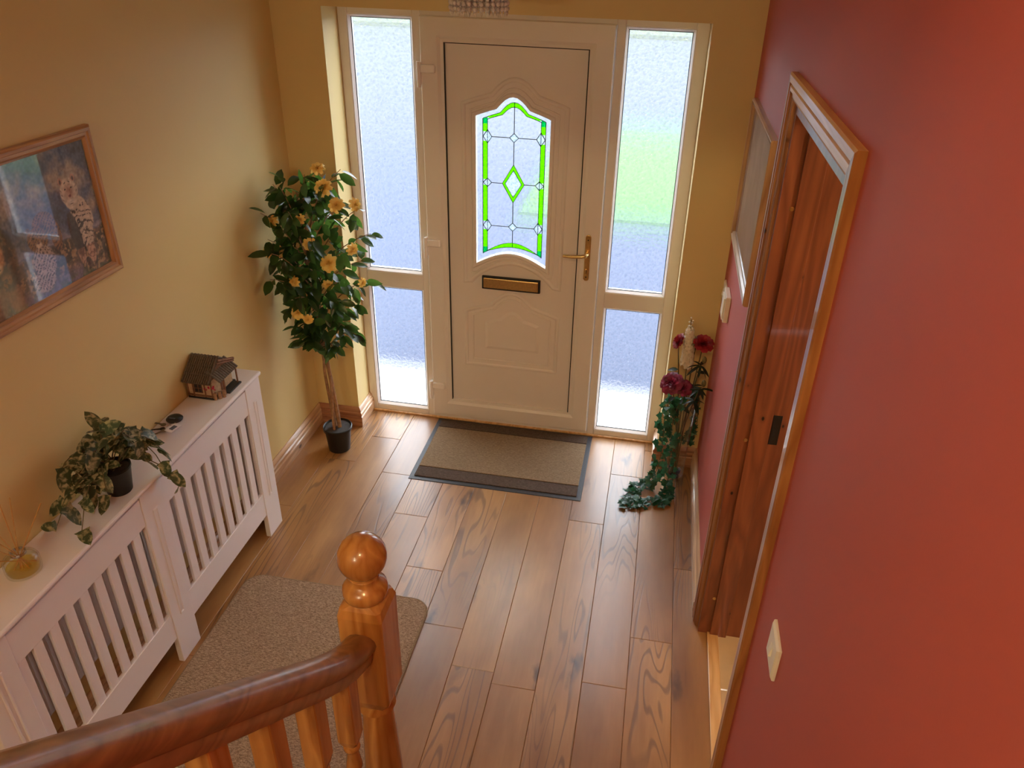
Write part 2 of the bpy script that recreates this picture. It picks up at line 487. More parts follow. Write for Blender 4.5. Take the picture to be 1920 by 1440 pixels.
# side room seen through the doorway
RM = XR + .13
mb = MB().box(RM, -1.15, 0, 4.6, -1.05, 2.6).box(4.6, -4.2, 0, 4.7, -1.05, 2.6).box(RM, -4.3, 0, 4.7, -4.2, 2.6)
o = mb.build('wall_side_room', 'yellow_paint'); tag(o, kind='structure', label='yellow painted wall of the room beyond the pine doorway')
o = MB().box(RM, -4.2, 2.5, 4.6, -1.15, 2.6).build('ceiling_side_room', 'ceiling_paint'); tag(o, kind='structure', label='ceiling of the room beyond the pine doorway')
fr = MB().box(RM - .02, -4.2, -.05, 4.6, -1.15, -.012).build('floor_side_room', 'grout'); tag(fr, kind='structure', label='pale tiled floor of the room beyond the doorway')
for i in range(6):
    for j in range(8):
        x0 = 1.905 + i * .33; y1 = -1.15 - j * .395
        if i == 0 or j < 6:
            bx('tile', 'tile_cream', fr, (x0 + .003, y1 - .392, -.012), (x0 + .327, y1 - .003 if j else y1, 0), .0015)
o = MB().box(RM, -1.165, 0, 4.6, -1.15, .1).build('baseboard_side_room', 'skirting_pine_x', bevel=.004); tag(o, kind='structure', label='pine skirting in the room beyond the doorway')

# floor of laminate planks
fl = MB().box(XL, BACK, -.2, XR + .06, .09, -.012).build('floor', 'grout'); tag(fl, kind='structure', label='wood-effect laminate plank floor of the hall')
PWD, PL = .1637, 1.285
joints = {-9: -.5, -8: -.262, -7: -.555, -6: -.845, -5: -1.17, -4: -1.46, -3: -.35, -2: -1.685, -1: -.727, 0: -1.614, 1: -1.37, 2: -.95, -10: -.9}
pcache = {}
for k, j0 in joints.items():
    xa = 1.402 + k * PWD; xb = xa + PWD
    xa2, xb2 = max(xa, XL + .002), min(xb, XR + .058)
    if xb2 - xa2 < .01: continue
    js = []; y = j0
    while y < -.02: y += PL
    ytop = .0
    y = y - PL
    edges = [ytop]
    while y > -5.2: edges.append(y); y -= PL
    edges.append(max(y, BACK))
    for e0, e1 in zip(edges[:-1], edges[1:]):
        ln = e0 - e1; wd = xb2 - xa2
        key = (round(ln, 3), round(wd, 3))
        c = ((xa2 + xb2) / 2, (e0 + e1) / 2, -.006)
        if key not in pcache:
            q = MB(); hx, hy, b = wd / 2 - .0004, ln / 2 - .0004, .0016
            q.loft([[(-hx, -hy, -.006), (hx, -hy, -.006), (hx, hy, -.006), (-hx, hy, -.006)],
                    [(-hx, -hy, .0044), (hx, -hy, .0044), (hx, hy, .0044), (-hx, hy, .0044)],
                    [(-hx + b, -hy + b, .006), (hx - b, -hy + b, .006), (hx - b, hy - b, .006), (-hx + b, hy - b, .006)]])
            o = q.build('plank', 'laminate', fl); pcache[key] = o.data; o.location = c
        else:
            inst('plank', pcache[key], Matrix.Translation(c), fl)
o = MB().box(XR + .035, -2.06, 0, XR + .078, -1.262, .008).build('threshold_strip', 'casing_pine_y', fl, bevel=.003)
o['label'] = 'pale threshold strip in the doorway'

# skirting boards
BP = [(0, 0), (0, .021), (.012, .023), (.058, .023), (.064, .018), (.070, .021), (.082, .0205), (.088, .014), (.096, .015), (.106, .010), (.115, .004), (.115, 0)]


def skirt(name, pts, mats, label):
    """pts: floor polyline, board thickness goes to the left of travel"""
    root = empty(name, (pts[0][0], pts[0][1], 0), label, kind='structure')
    for i in range(len(pts) - 1):
        rings = []
        for e in (i, i + 1):
            rg = []
            for z, d in BP:
                q = offset_path(pts, d, False)[e]; rg.append((q.x, q.y, z))
            rings.append(rg)
        MB().loft(rings).build('board', mats[i], root)
    return root


skirt('baseboard_left', [(XL, BACK + .01), (XL, REV - .0)][::-1], ['skirting_pine'], 'varnished pine skirting along the left cream wall') if False else None
skirt('baseboard_left', [(FX0, -.0), (FX0, REV), (XL, REV), (XL, BACK + .01)], ['skirting_pine', 'skirting_pine_x', 'skirting_pine'],
      'varnished pine skirting along the left wall and round to the front door')
skirt('baseboard_right', [(XR, -1.192), (XR, REV), (FX1, REV), (FX1, -.0)], ['skirting_pine', 'skirting_pine_x', 'skirting_pine'],
      'varnished pine skirting from the pine doorway round to the front door')

# doorway in the red wall
tr = empty('trim_1', (XR, -1.66, 0), 'varnished knotty pine door frame in the red wall', kind='structure')
ap = [(-.070, 0), (-.070, .017), (-.064, .021), (-.046, .021), (-.042, .015), (-.036, .019), (-.026, .019), (-.022, .013), (-.012, .013), (-.004, .009), (0, .005), (0, 0)]
path = [(DY0, 0), (DY0, DZ), (DY1, DZ), (DY1, 0)]
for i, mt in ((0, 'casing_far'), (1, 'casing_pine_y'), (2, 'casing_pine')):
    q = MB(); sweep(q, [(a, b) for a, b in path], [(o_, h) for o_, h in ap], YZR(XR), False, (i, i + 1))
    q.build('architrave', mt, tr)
LX0, LX1 = XR - .0, XR + .165
bx('jamb', 'jamb_pine', tr, (LX0, DY0, 0), (LX1, DY0 - .026, DZ), .0015)
bx('jamb', 'jamb_pine', tr, (LX0, DY1, 0), (LX1, DY1 + .026, DZ), .0015)
bx('head_jamb', 'jamb_pine', tr, (LX0, DY0 - .026, DZ - .026), (LX1, DY1 + .026, DZ), .0015)
bx('door_stop', 'jamb_pine', tr, (XR + .045, DY0 - .026, 0), (XR + .108, DY0 - .038, DZ - .026), .002)
bx('door_stop', 'jamb_pine', tr, (XR + .045, DY1 + .026, 0), (XR + .108, DY1 + .038, DZ - .026), .002)
k = bx('strike_plate', 'dark_iron', tr, (XR + .111, DY0 - .026, .925), (XR + .140, DY0 - .029, 1.04), .001)
bx('latch_slot', 'gasket', k, (XR + .118, DY0 - .0285, .955), (XR + .132, DY0 - .0297, .99)); k['label'] = 'black metal strike plate'
for x_, z_ in ((XR + .038, 1.735), (XR + .037, .93), (XR + .038, .19)):
    MB().lathe([(.0001, 0), (.006, .0), (.007, .0015), (.0001, .002)], (0, 0, 0), 10).build('screw_plug', 'brass', tr, True)
    p = COL.objects[-1]; p.rotation_euler = (PI / 2, 0, 0); p.location = Vector((x_, DY0 - .026, z_)) - PW['trim_1']

# ------------------------------------------------------------------ door set
def frame_piece(parent, name, x0, z0, x1, z1, y0=0.0, y1=.07, bevel=.004):
    return bx(name, 'upvc', parent, (x0, y0, z0), (x1, y1, z1), bevel)


def bead(parent, x0, z0, x1, z1, y):
    """sloping glazing bead and the dark gasket round a pane"""
    p = [(x0, z0), (x1, z0), (x1, z1), (x0, z1)]
    q = MB(); sweep(q, p, [(-.014, 0), (-.014, .018), (-.010, .020), (0, .006), (0, 0)], XZ(y)); q.build('glazing_bead', 'upvc', parent)
    q = MB(); sweep(q, p, [(-.002, 0), (-.002, .0045), (.003, .004), (.003, 0)], XZ(y)); q.build('gasket', 'gasket', parent)


def sidelight(name, fx0, fx1, gx0, gx1, label):
    r = empty(name, ((fx0 + fx1) / 2, .035, 0), label, kind='structure')
    frame_piece(r, 'frame_stile', fx0, 0, gx0 - .012, ZT); frame_piece(r, 'frame_stile', gx1 + .012, 0, fx1, ZT)
    frame_piece(r, 'frame_rail', gx0 - .012, 2.081, gx1 + .012, ZT); frame_piece(r, 'frame_rail', gx0 - .012, .0, gx1 + .012, .041)
    frame_piece(r, 'transom', gx0 - .012, .778, gx1 + .012, .861)
    for z0, z1 in ((.053, .766), (.873, 2.069)):
        bead(r, gx0, z0, gx1, z1, .022)
        o = bx('pane', 'frosted', r, (gx0 - .006, .030, z0 - .006), (gx1 + .006, .036, z1 + .006)); o['label'] = 'obscured glass pane'
    return r


sidelight('window_1', FX0, .373, .049, .327, 'tall obscured-glass sidelight left of the white front door')
sidelight('window_2', 1.240, FX1, 1.290, 1.560, 'tall obscured-glass sidelight right of the white front door')
o = MB().box(FX0 + .02, -.012, 0, FX1 - .02, .0, .012).build('trim_2', 'casing_pine_y', bevel=.003)
tag(o, kind='structure', label='thin pine strip along the foot of the front door frame')

d1 = empty('door_1', (.805, 0, .03), 'white front door with an arched green leaded glass panel', kind='structure')
frame_piece(d1, 'frame_head', .373, 2.082, 1.240, ZT, .0, .07)
frame_piece(d1, 'threshold', .373, .0, 1.240, .028, -.004, .07)
sx0, sx1, sz0, sz1 = .375, 1.238, .032, 2.088
ix0, ix1, iz0, iz1 = .484, 1.129, .133, 1.982
sp_ = [(0, 0), (0, .014), (.004, .018), (.078, .018), (.092, .010), (.1085, .008), (.1085, -.04), (0, -.04)]
path = [(sx0, sz0), (sx1, sz0), (sx1, sz1), (sx0, sz1)]
for i in range(4):
    q = MB(); sweep(q, path, sp_, XZ(0), True, (i, i + 1)); q.build('sash_stile' if i % 2 else 'sash_rail', 'upvc', d1)
q = MB(); sweep(q, [(ix0, iz0), (ix1, iz0), (ix1, iz1), (ix0, iz1)], [(-.003, -.01), (-.003, .0085), (.002, .0085), (.002, -.01)], XZ(0)); q.build('gasket', 'gasket', d1)


def arch(xl, xr, zs, zc, n=9, sh=.34):
    """ogee-shouldered arch from (xl, zs) to (xr, zs) with its crown at zc, left to right"""
    pts = []; xc = (xl + xr) / 2; hw = (xr - xl) / 2
    for i in range(2 * n + 1):
        u = -1 + i / n; a = abs(u)
        if a > .42: f = .40 * max(0.0, 1 - (a - .42) / .58) ** .9
        else: f = .40 + .60 * max(0.0, math.cos(a / .42 * PI / 2)) ** .85
        pts.append((xc + u * hw, zs + (zc - zs) * f))
    return pts


def sag(xl, xr, zs, zc, n=7, inset=.0):
    """bottom edge right to left: corners at zs, middle raised to zc"""
    return [(xr + (xl - xr) * i / (2 * n), zs + (zc - zs) * max(0.0, math.cos((i / n - 1) * PI / 2))) for i in range(2 * n + 1)]


GLS = arch(.622, .976, 1.678, 1.769) + sag(.622, .976, .955, 1.020)     # clockwise outline of the glazing
# moulded slab with the glazing hole
bm = bmesh.new(); y = .002
outer = [bm.verts.new((a, y, b)) for a, b in ((ix0 - .01, iz0 - .01), (ix1 + .01, iz0 - .01), (ix1 + .01, iz1 + .01), (ix0 - .01, iz1 + .01))]
inner = [bm.verts.new((a, y, b)) for a, b in GLS]
es = [bm.edges.new((L[i], L[(i + 1) % len(L)])) for L in (outer, inner) for i in range(len(L))]
bmesh.ops.triangle_fill(bm, edges=es, use_beauty=True)
me = bpy.data.meshes.new('door_panel'); bm.to_mesh(me); bm.free(); me.materials.append(M['upvc'])
o = bpy.data.objects.new('door_panel', me); COL.objects.link(o); o.parent = d1; o.location = -PW['door_1']
PW[o.name] = Vector((0, 0, 0)); panel = o
s_ = o.modifiers.new('thick', 'SOLIDIFY'); s_.thickness = .028; s_.offset = 1
s_.offset = 1 if sum(p.normal.y for p in me.polygons) > 0 else -1

BEAD = [(-.011, -.001), (-.009, .002), (-.004, .0055), (0, .0065), (.004, .0055), (.009, .002), (.011, -.001)]


def relief(pts, prof=BEAD):
    q = MB(); sweep(q, pts, prof, XZ(.002)); o = q.build('moulding', 'upvc', d1, smooth=True); return o


lobe = lambda xl, xr, zs, zc: [(xr + (xl - xr) * i / 16, zs + (zc - zs) * max(0.0, math.sin(PI * min(1, max(0, (i / 16 - .06) / .88)))) ** .8) for i in range(17)]
relief(arch(.565, 1.048, 1.728, 1.843) + lobe(.565, 1.048, .853, .968))
relief(arch(.598, 1.011, 1.700, 1.804) + lobe(.598, 1.011, .905, .988), [(-.005, -.001), (-.003, .003), (0, .004), (.003, .003), (.005, -.001)])
relief(arch(.566, 1.047, .686, .803) + [(1.047, .372), (.566, .372)])
relief(arch(.603, 1.010, .667, .770) + [(1.010, .405), (.603, .405)], [(-.005, -.001), (-.003, .003), (0, .004), (.003, .003), (.005, -.001)])
fp = arch(.664, .958, .636, .706) + [(.958, .471), (.664, .471)]
q = MB(); ins = offset_path(fp, -.018, True)
q.loft([[(a, .003, b) for a, b in fp], [(v.x, -.003, v.y) for v in ins]]); q.build('raised_field', 'upvc', d1)
q = MB(); sweep(q, GLS, [(-.002, -.02), (-.002, .006), (.004, .009), (.013, .009), (.017, .004), (.017, -.02)][::-1], XZ(.002)); q.build('glazing_trim', 'upvc', d1, smooth=True)
# glazed panel: pane > leads, coloured pieces
q = MB(); q.loft([[(a, .016, b) for a, b in GLS], [(a, .022, b) for a, b in GLS]])
pane = q.build('pane', 'frosted', d1); pane['label'] = 'arched leaded glass pane'
bm = bmesh.new(); bm.from_mesh(pane.data); bmesh.ops.triangulate(bm, faces=[f for f in bm.faces if len(f.verts) > 4]); bm.to_mesh(pane.data); bm.free()


def flat(name, pts, mat, y0=.0150, y1=.0135, parent=None):
    q = MB(); q.loft([[(a, y0, b) for a, b in pts], [(a, y1, b) for a, b in pts]]); return q.build(name, mat, parent or pane)


def strip(outer_, inner_, mat):
    q = MB()
    for i in range(len(outer_) - 1):
        P4 = [outer_[i], outer_[i + 1], inner_[i + 1], inner_[i]]
        q.loft([[(a, .0150, b) for a, b in P4], [(a, .0135, b) for a, b in P4]])
    return q.build('green_piece', mat, pane)


def lead(pts, w=.0017, closed=False):
    q = MB(); sweep(q, pts, [(-w, 0), (-w, .002), (w, .002), (w, 0)], XZ(.0135), closed)
    return q.build('lead_line', 'lead', pane)


gx0, gx1, gi0, gi1, gc = .6545, .9495, .6765, .9285, .8025
OT, IT = arch(gx0, gx1, 1.664, 1.742), arch(gi0, gi1, 1.662, 1.722)
OB, IB = sag(gx0, gx1, 1.008, 1.072), sag(gi0, gi1, 1.022, 1.050)
OB, IB = IB, OB
strip(OT[1:-1], IT[1:-1], 'green_glass'); strip(OB[1:-1], IB[1:-1], 'green_glass')
zt = 1.664
for a, b in ((gx0, gi0), (gi1, gx1)):
    s = 1 if a == gx0 else -1
    xo, xi = (a, b) if s == 1 else (b, a)
    flat('green_piece', [(xo, zt), (xi, zt + .006), (xi, 1.642), (xo, 1.642)], 'teal_glass')
    flat('green_piece', [(xo, 1.008), (xi, 1.018), (xi, 1.042), (xo, 1.042)], 'teal_glass')
    for z0, z1 in ((1.642, 1.606), (1.562, 1.382), (1.354, 1.176), (1.132, 1.042)):
        flat('green_piece', [(xo, z0), (xi, z0), (xi, z1), (xo, z1)], 'green_glass')
    xm = xi - s * .0
    for zc, hh, hw in ((1.584, .031, .0205), (1.368, .021, .0205), (1.155, .031, .0205)):
        dp = [(xm, zc + hh), (xm + hw, zc), (xm, zc - hh), (xm - hw, zc)]
        flat('bevel_piece', dp, 'bevel_glass', .0135, .0105); lead(dp, .0016, True)
    lead([(xo, 1.006), (xo, zt)], .0016); lead([(xi, 1.02), (xi, zt)], .0014)
for zc in (1.584, 1.155):
    dp = [(gc, zc + .021), (gc + .021, zc), (gc, zc - .021), (gc - .021, zc)]
    flat('bevel_piece', dp, 'bevel_glass', .0135, .0105); lead(dp, .0016, True)
    lead([(gi0 + .02, zc), (gc - .021, zc)]); lead([(gc + .021, zc), (gi1 - .02, zc)])
big = [(gc, 1.459), (gc + .053, 1.368), (gc, 1.277), (gc - .053, 1.368)]; sml = [(gc, 1.433), (gc + .040, 1.368), (gc, 1.303), (gc - .040, 1.368)]
for i in range(4):
    flat('green_piece', [big[i], big[(i + 1) % 4], sml[(i + 1) % 4], sml[i]], 'green_glass')
flat('bevel_piece', sml, 'bevel_glass', .0135, .0105); lead(big, .0014, True); lead(sml, .0014, True)
lead([(gi0 + .02, 1.368), (gc - .053, 1.368)]); lead([(gc + .053, 1.368), (gi1 - .02, 1.368)])
for a, b in ((1.741, 1.605), (1.563, 1.459), (1.277, 1.176), (1.134, 1.052)): lead([(gc, a), (gc, b)])
lead(OT, .0014); lead(IT, .0014); lead(OB, .0014); lead(IB, .0014)

# letterbox, handle, hinges
lb = bx('letterbox', 'gasket', d1, (.653, .002, .823), (.953, -.012, .894), .003); lb['label'] = 'black framed brass letterbox'
MB().box(.662, -.018, .832, .943, -.012, .886).build('letter_flap', 'brass', lb, bevel=.003)['label'] = 'brushed brass flap'
MB().box(.664, -.0195, .874, .941, -.018, .881).build('flap_ridge', 'brass', lb)
hp = MB()
hp.lathe([(1, 0), (1, 1)], (0, 0, 0), 4)
hp = MB(); R = .0135
ol = [(1.181 + R * math.cos(a), 1.146 + R * math.sin(a)) for a in np.linspace(0, PI, 9)] + [(1.181 - R * math.cos(a), .938 - R * math.sin(a)) for a in np.linspace(0, PI, 9)]
hp.loft([[(a, -.018, b) for a, b in ol], [(a, -.028, b) for a, b in ol]])
ha = hp.build('door_handle', 'brass', d1, bevel=.002); ha['label'] = 'brass lever handle on a long backplate'
MB().tube([(1.181, -.028, 1.070), (1.181, -.058, 1.070), (1.176, -.068, 1.068), (1.155, -.070, 1.064), (1.11, -.070, 1.060), (1.067, -.068, 1.060)],
          [.010, .0095, .010, .009, .0085, .007], 10).build('lever', 'brass', ha, True)
MB().tube([(1.181, -.028, .978), (1.181, -.034, .978)], .0085, 12).build('key_cylinder', 'brass', ha, True)
MB().box(1.1795, -.0348, .966, 1.1825, -.034, .984).build('key_slot', 'gasket', ha)
for z_ in (1.135, .945):
    MB().tube([(1.181, -.028, z_), (1.181, -.0292, z_)], .0035, 8).build('screw', 'dark_iron', ha)
for z_ in (1.850, 1.028, .202):
    h = MB().box(.362, -.034, z_ - .048, .380, -.0, z_ + .048).build('hinge', 'hinge_cap', d1, bevel=.005)
    MB().tube([(.371, -.036, z_ - .058), (.371, -.036, z_ + .052)], .0085, 12).build('hinge_pin', 'hinge_cap', h, True)
    MB().box(.376, -.036, z_ + .004, .445, -.018, z_ + .040).build('hinge_flap', 'hinge_cap', h, bevel=.006)
    h['label'] = 'white plastic-covered flag hinge'

# ------------------------------------------------------------------ outside
def ext(name, mat, a, b, label, cat=None, kind='structure'):
    o = bx(name, mat, None, a, b); tag(o, label, cat, None, kind); return o


ext('doorstep', 'concrete', (-3, .09, -.3), (5, .60, -.06), 'pale concrete apron outside the front door')
ext('driveway', 'tarmac', (-14, .60, -.4), (16, 4.0, -.10), 'grey tarmac drive outside the front door')
ext('driveway_side', 'tarmac', (-14, 4.0, -.4), (.10, 6.2, -.10), 'grey tarmac drive beside the lawn')
ext('lawn', 'grass', (.10, 4.0, -.4), (16, 8.2, -.07), 'green lawn beyond the drive')
ext('road', 'pale_road', (-30, 8.2, -.4), (30, 21, -.12), 'pale road beyond the lawn')
ext('side_path', 'pale_road', (-14, 6.2, -.4), (.10, 8.2, -.10), 'pale path beyond the drive')
ext('verge', 'hedge', (-30, 21, -.4), (30, 60, .0), 'pale green field beyond the road')

# ------------------------------------------------------------------ radiator cover
XF, XS = XL + .173, XL + .197
rc = empty('radiator_cover', (XL, -1.76, 0), 'white slatted wooden radiator cover along the left wall', 'radiator cover')
o = MB().box(XL + .002, -2.53, .780, XF + .009, -.996, .797).build('shelf', 'white_mdf', rc, bevel=.006)
legs = ((-1.118, -1.005), (-1.815, -1.703), (-2.505, -2.385))
for y0, y1 in legs:
    o = MB().box(XF - .022, y0, 0.0, XF, y1, .780).build('leg', 'white_mdf', rc, bevel=.002)
    c = (y0 + y1) / 2
    q = MB(); sweep(q, [(c - .010, .205), (c + .010, .205), (c + .010, .685), (c - .010, .685)], [(-.004, 0), (-.002, .0035), (.002, .004), (.005, .001), (.005, 0)], YZL(XF - .001)); q.build('leg_moulding', 'white_mdf', o)
bx('end_panel', 'white_mdf', rc, (XL + .025, -1.023, 0), (XF - .022, -1.007, .780), .001)
bx('end_panel', 'white_mdf', rc, (XL + .025, -2.503, 0), (XF - .022, -2.487, .780), .001)
for (a, b, n, pitch, w) in ((-1.118, -1.703, 9, .0658, .030), (-1.815, -2.385, 9, .0633, .030)):
    bx('top_rail', 'white_mdf', rc, (XF - .020, b, .655), (XF - .003, a, .765), .002)
    bx('bottom_rail', 'white_mdf', rc, (XF - .020, b, .125), (XF - .003, a, .243), .002)
    y = a - .003
    for i in range(n):
        hi = y - w - i * pitch; lo = max(b, hi - (pitch - w)) if i < n - 1 else b
        bx('slat', 'white_mdf', rc, (XF - .018, lo, .243), (XF - .006, hi, .655), .0015)
    if y > a - .01: bx('slat', 'white_mdf', rc, (XF - .018, a - .003, .243), (XF - .006, a, .655))
rad = empty('radiator', (XL, -1.76, 0), 'white panel radiator behind the slatted cover', 'radiator')
q = MB(); q.box(XL + .055, -2.42, .285, XL + .075, -1.10, .70); q.build('panel', 'rad_enamel', rad, bevel=.004)
q = MB()
for i in range(38): q.box(XL + .075, -2.40 + i * .0344, .31, XL + .080, -2.40 + i * .0344 + .018, .675)
q.build('fluting', 'rad_enamel', rad, bevel=.002)
MB().tube([(XL + .066, -1.17, .30), (XL + .066, -1.17, .11), (XL + .066, -1.17, .002)], .0075, 8).build('pipe', 'brass', rad, True)
MB().tube([(XL + .066, -2.36, .30), (XL + .066, -2.36, .11), (XL + .066, -2.36, .002)], .0075, 8).build('pipe', 'brass', rad, True)
for y_ in (-2.1, -1.45): MB().box(XL + .002, y_, .45, XL + .055, y_ + .04, .6).build('bracket', 'rad_enamel', rad)

# ------------------------------------------------------------------ mats
def rrect(x0, y0, x1, y1, r, n=6):
    P = []
    for cx_, cy_, a0 in ((x1 - r, y1 - r, 0), (x0 + r, y1 - r, PI / 2), (x0 + r, y0 + r, PI), (x1 - r, y0 + r, 1.5 * PI)):
        P += [(cx_ + r * math.cos(a0 + PI / 2 * i / n), cy_ + r * math.sin(a0 + PI / 2 * i / n)) for i in range(n + 1)]
    return P


rn = empty('carpet_runner', (.35, -2.2, 0), 'beige flecked carpet runner on the floor beside the radiator cover', 'rug')
P_ = rrect(-.042, -3.6, .748, -1.352, .07)
q = MB(); q.loft([[(a, b, 0.0) for a, b in P_], [(a, b, .009) for a, b in P_], [(v.x, v.y, .011) for v in offset_path(P_, .004, True)]]); q.build('pile', 'runner_carpet', rn)
q = MB(); q.tube([], [], 6) if False else None
sweep(q, P_, [(-.003, 0), (-.004, .006), (-.001, .0105), (.003, .0115), (.006, .009), (.006, 0)], lambda a, b, h: (a, b, h)); q.build('whipped_edge', 'mat_beige', rn, True)
dm = empty('doormat', (.84, -.295, 0), 'brown striped doormat with dark rubber edging at the front door', 'doormat')
mx0, mx1, my0, my1 = .402, 1.276, -.582, -.014
q = MB(); q.loft([[(a, b, 0) for a, b in ((mx0, my0), (mx1, my0), (mx1, my1), (mx0, my1))], [(a, b, .003) for a, b in ((mx0 + .003, my0 + .003), (mx1 - .003, my0 + .003), (mx1 - .003, my1 - .003), (mx0 + .003, my1 - .003))]])
q.build('rubber_backing', 'rubber', dm)
bx('pile_band', 'mat_dark', dm, (mx0 + .024, -.555, .003), (mx1 - .024, -.476, .0085), .002)
bx('pile_band', 'mat_dark', dm, (mx0 + .024, -.098, .003), (mx1 - .024, -.030, .0085), .002)
bx('pile_field', 'mat_beige', dm, (mx0 + .024, -.470, .003), (mx1 - .024, -.104, .0088), .002)

# ------------------------------------------------------------------ stairs, newel, rail
NX, NY = 1.004, -2.512
st_ = empty('staircase', (1.4, -2.56, 0), 'pine staircase rising beside the red wall', kind='structure')
for i in range(9):
    y1 = -2.575 - i * .212; z1 = .2 * (i + 1)
    bx('tread', 'rail_pine', st_, (1.03, y1 - .235, z1 - .022), (XR - .002, y1 + .015, z1), .006)
    bx('riser', 'rail_pine', st_, (1.03, y1 - .018, z1 - .2), (XR - .002, y1, z1 - .022))
bx('landing_floor', 'rail_pine', st_, (.96, BACK, 1.96), (XR - .002, -4.49, 2.0))
q = MB(); sl = .2 / .212
pts = [(-2.55, .0), (-2.55, .30), (-4.5, .30 + 1.95 * sl), (-4.5, 1.95 * sl)]
q.loft([[(.985, a, b) for a, b in pts], [(1.028, a, b) for a, b in pts]]); q.build('string', 'rail_pine', st_)
nw = empty('newel_post', (NX, NY, 0), 'glossy orange pine newel post with a ball cap at the foot of the stairs', 'newel post')
h = .0455; ch = .007


def octa(hh, c, z): return [(NX + a, NY + b, z) for a, b in ((-hh, -hh + c), (-hh + c, -hh), (hh - c, -hh), (hh, -hh + c), (hh, hh - c), (hh - c, hh), (-hh + c, hh), (-hh, hh - c))]


q = MB(); q.loft([octa(h - .016, .014, 1.268), octa(h - .004, .007, 1.259), octa(h, .004, 1.240), octa(h, .004, 1.00), octa(h - .006, .012, .978), octa(h - .016, .012, .966)][::-1]); q.build('top_block', 'stair_pine', nw)
TP = [(.034, .968), (.040, .958), (.041, .950), (.034, .944), (.030, .936), (.033, .925), (.037, .86), (.042, .74), (.044, .62), (.041, .52), (.034, .455), (.032, .445), (.038, .438), (.041, .430), (.038, .420), (.034, .41)]
MB().lathe([(r, z) for r, z in TP[::-1]], (NX, NY, 0), 28).build('turned_shaft', 'stair_pine', nw, True)
MB().box(NX - h, NY - h, 0, NX + h, NY + h, .412).build('base_block', 'stair_pine', nw, bevel=.004)
cp = MB().lathe([(.020, 1.262), (.036, 1.266), (.0430, 1.274), (.0450, 1.284), (.0430, 1.294), (.036, 1.302), (.030, 1.306), (.0275, 1.312), (.0285, 1.320), (.020, 1.326)], (NX, NY, 0), 28).build('cap_collar', 'stair_pine', nw, True)
MB().ball((NX, NY, 1.366), .0475, 28, 18).build('ball_cap', 'stair_pine', nw, True)

hr = empty('handrail', (NX, -2.9, 1.5), 'glossy pine handrail rising from the newel post towards the bottom left', 'handrail')
rl = [(-2.555, 1.168), (-2.58, 1.180), (-2.62, 1.203), (-2.67, 1.240), (-2.72, 1.283)]
y, z = -2.72, 1.283
for i in range(24): y -= .07; z += .07 * .945; rl.append((y, z))
PR = [(-.022, -.030), (.022, -.030), (.024, -.018), (.021, -.010), (.028, -.002), (.0315, .009), (.029, .020), (.020, .028), (.008, .0315), (-.008, .0315), (-.020, .028), (-.029, .020), (-.0315, .009), (-.028, -.002), (-.021, -.010), (-.024, -.018)]
rings = []
for i, (y, z) in enumerate(rl):
    a = rl[max(i - 1, 0)]; b = rl[min(i + 1, len(rl) - 1)]
    ty, tz = b[0] - a[0], b[1] - a[1]; L_ = math.hypot(ty, tz); ny, nz = tz / L_, -ty / L_
    rings.append([(NX + px, y + ny * pz, z + nz * pz) for px, pz in PR])
MB().loft(rings).build('rail', 'rail_pine', hr, True)
bal0 = None
railz = lambda y: float(np.interp(-y, [-a for a, b in rl], [b for a, b in rl]))
for i in range(8):
    y = -2.648 - i * .1225; zt_ = railz(y) - .034 + .01; zb = .30 + (-2.55 - y) * sl
    if bal0 is None:
        b0 = empty('baluster', (NX, y, zt_), 'turned pine baluster nearest the newel post under the handrail', 'baluster', 'balusters under the handrail')
        H = .019
        def oc(hh, c, z): return [(NX + a, y + b, zt_ + z) for a, b in ((-hh, -hh + c), (-hh + c, -hh), (hh - c, -hh), (hh, -hh + c), (hh, hh - c), (hh - c, hh), (-hh + c, hh), (-hh, hh - c))]
        q = MB(); q.loft([oc(H, .002, .03), oc(H, .002, -.175), oc(H - .003, .006, -.19), oc(H - .009, .005, -.197)]); q.build('square_top', 'stair_pine', b0)
        pf = [(.010, -.195), (.0165, -.203), (.0170, -.209), (.0125, -.216), (.0115, -.222), (.0165, -.262), (.017, -.268), (.012, -.275), (.0105, -.283), (.015, -.30), (.0185, -.36), (.0175, -.42), (.0125, -.50), (.0105, -.545), (.0165, -.553), (.017, -.560), (.011, -.567), (.012, -.60)]
        MB().lathe(pf[::-1], (NX, y, zt_), 16).build('turned_middle', 'stair_pine', b0, True)
        q = MB(); q.loft([oc(H, .002, -.60), oc(H, .002, -.90)]); q.build('square_foot', 'stair_pine', b0)
        bal0 = b0
    else:
        r = b0.copy(); COL.objects.link(r); r.location = (NX, y, zt_)
        for chd in [c for c in COL.objects if c.parent == b0]:
            c = chd.copy(); c.parent = r; COL.objects.link(c)
        od = ['', 'second', 'third', 'fourth', 'fifth', 'sixth', 'seventh', 'eighth', 'ninth', 'tenth', 'eleventh', 'twelfth'][i]
        r['label'] = '%s turned pine baluster from the newel post under the handrail' % od

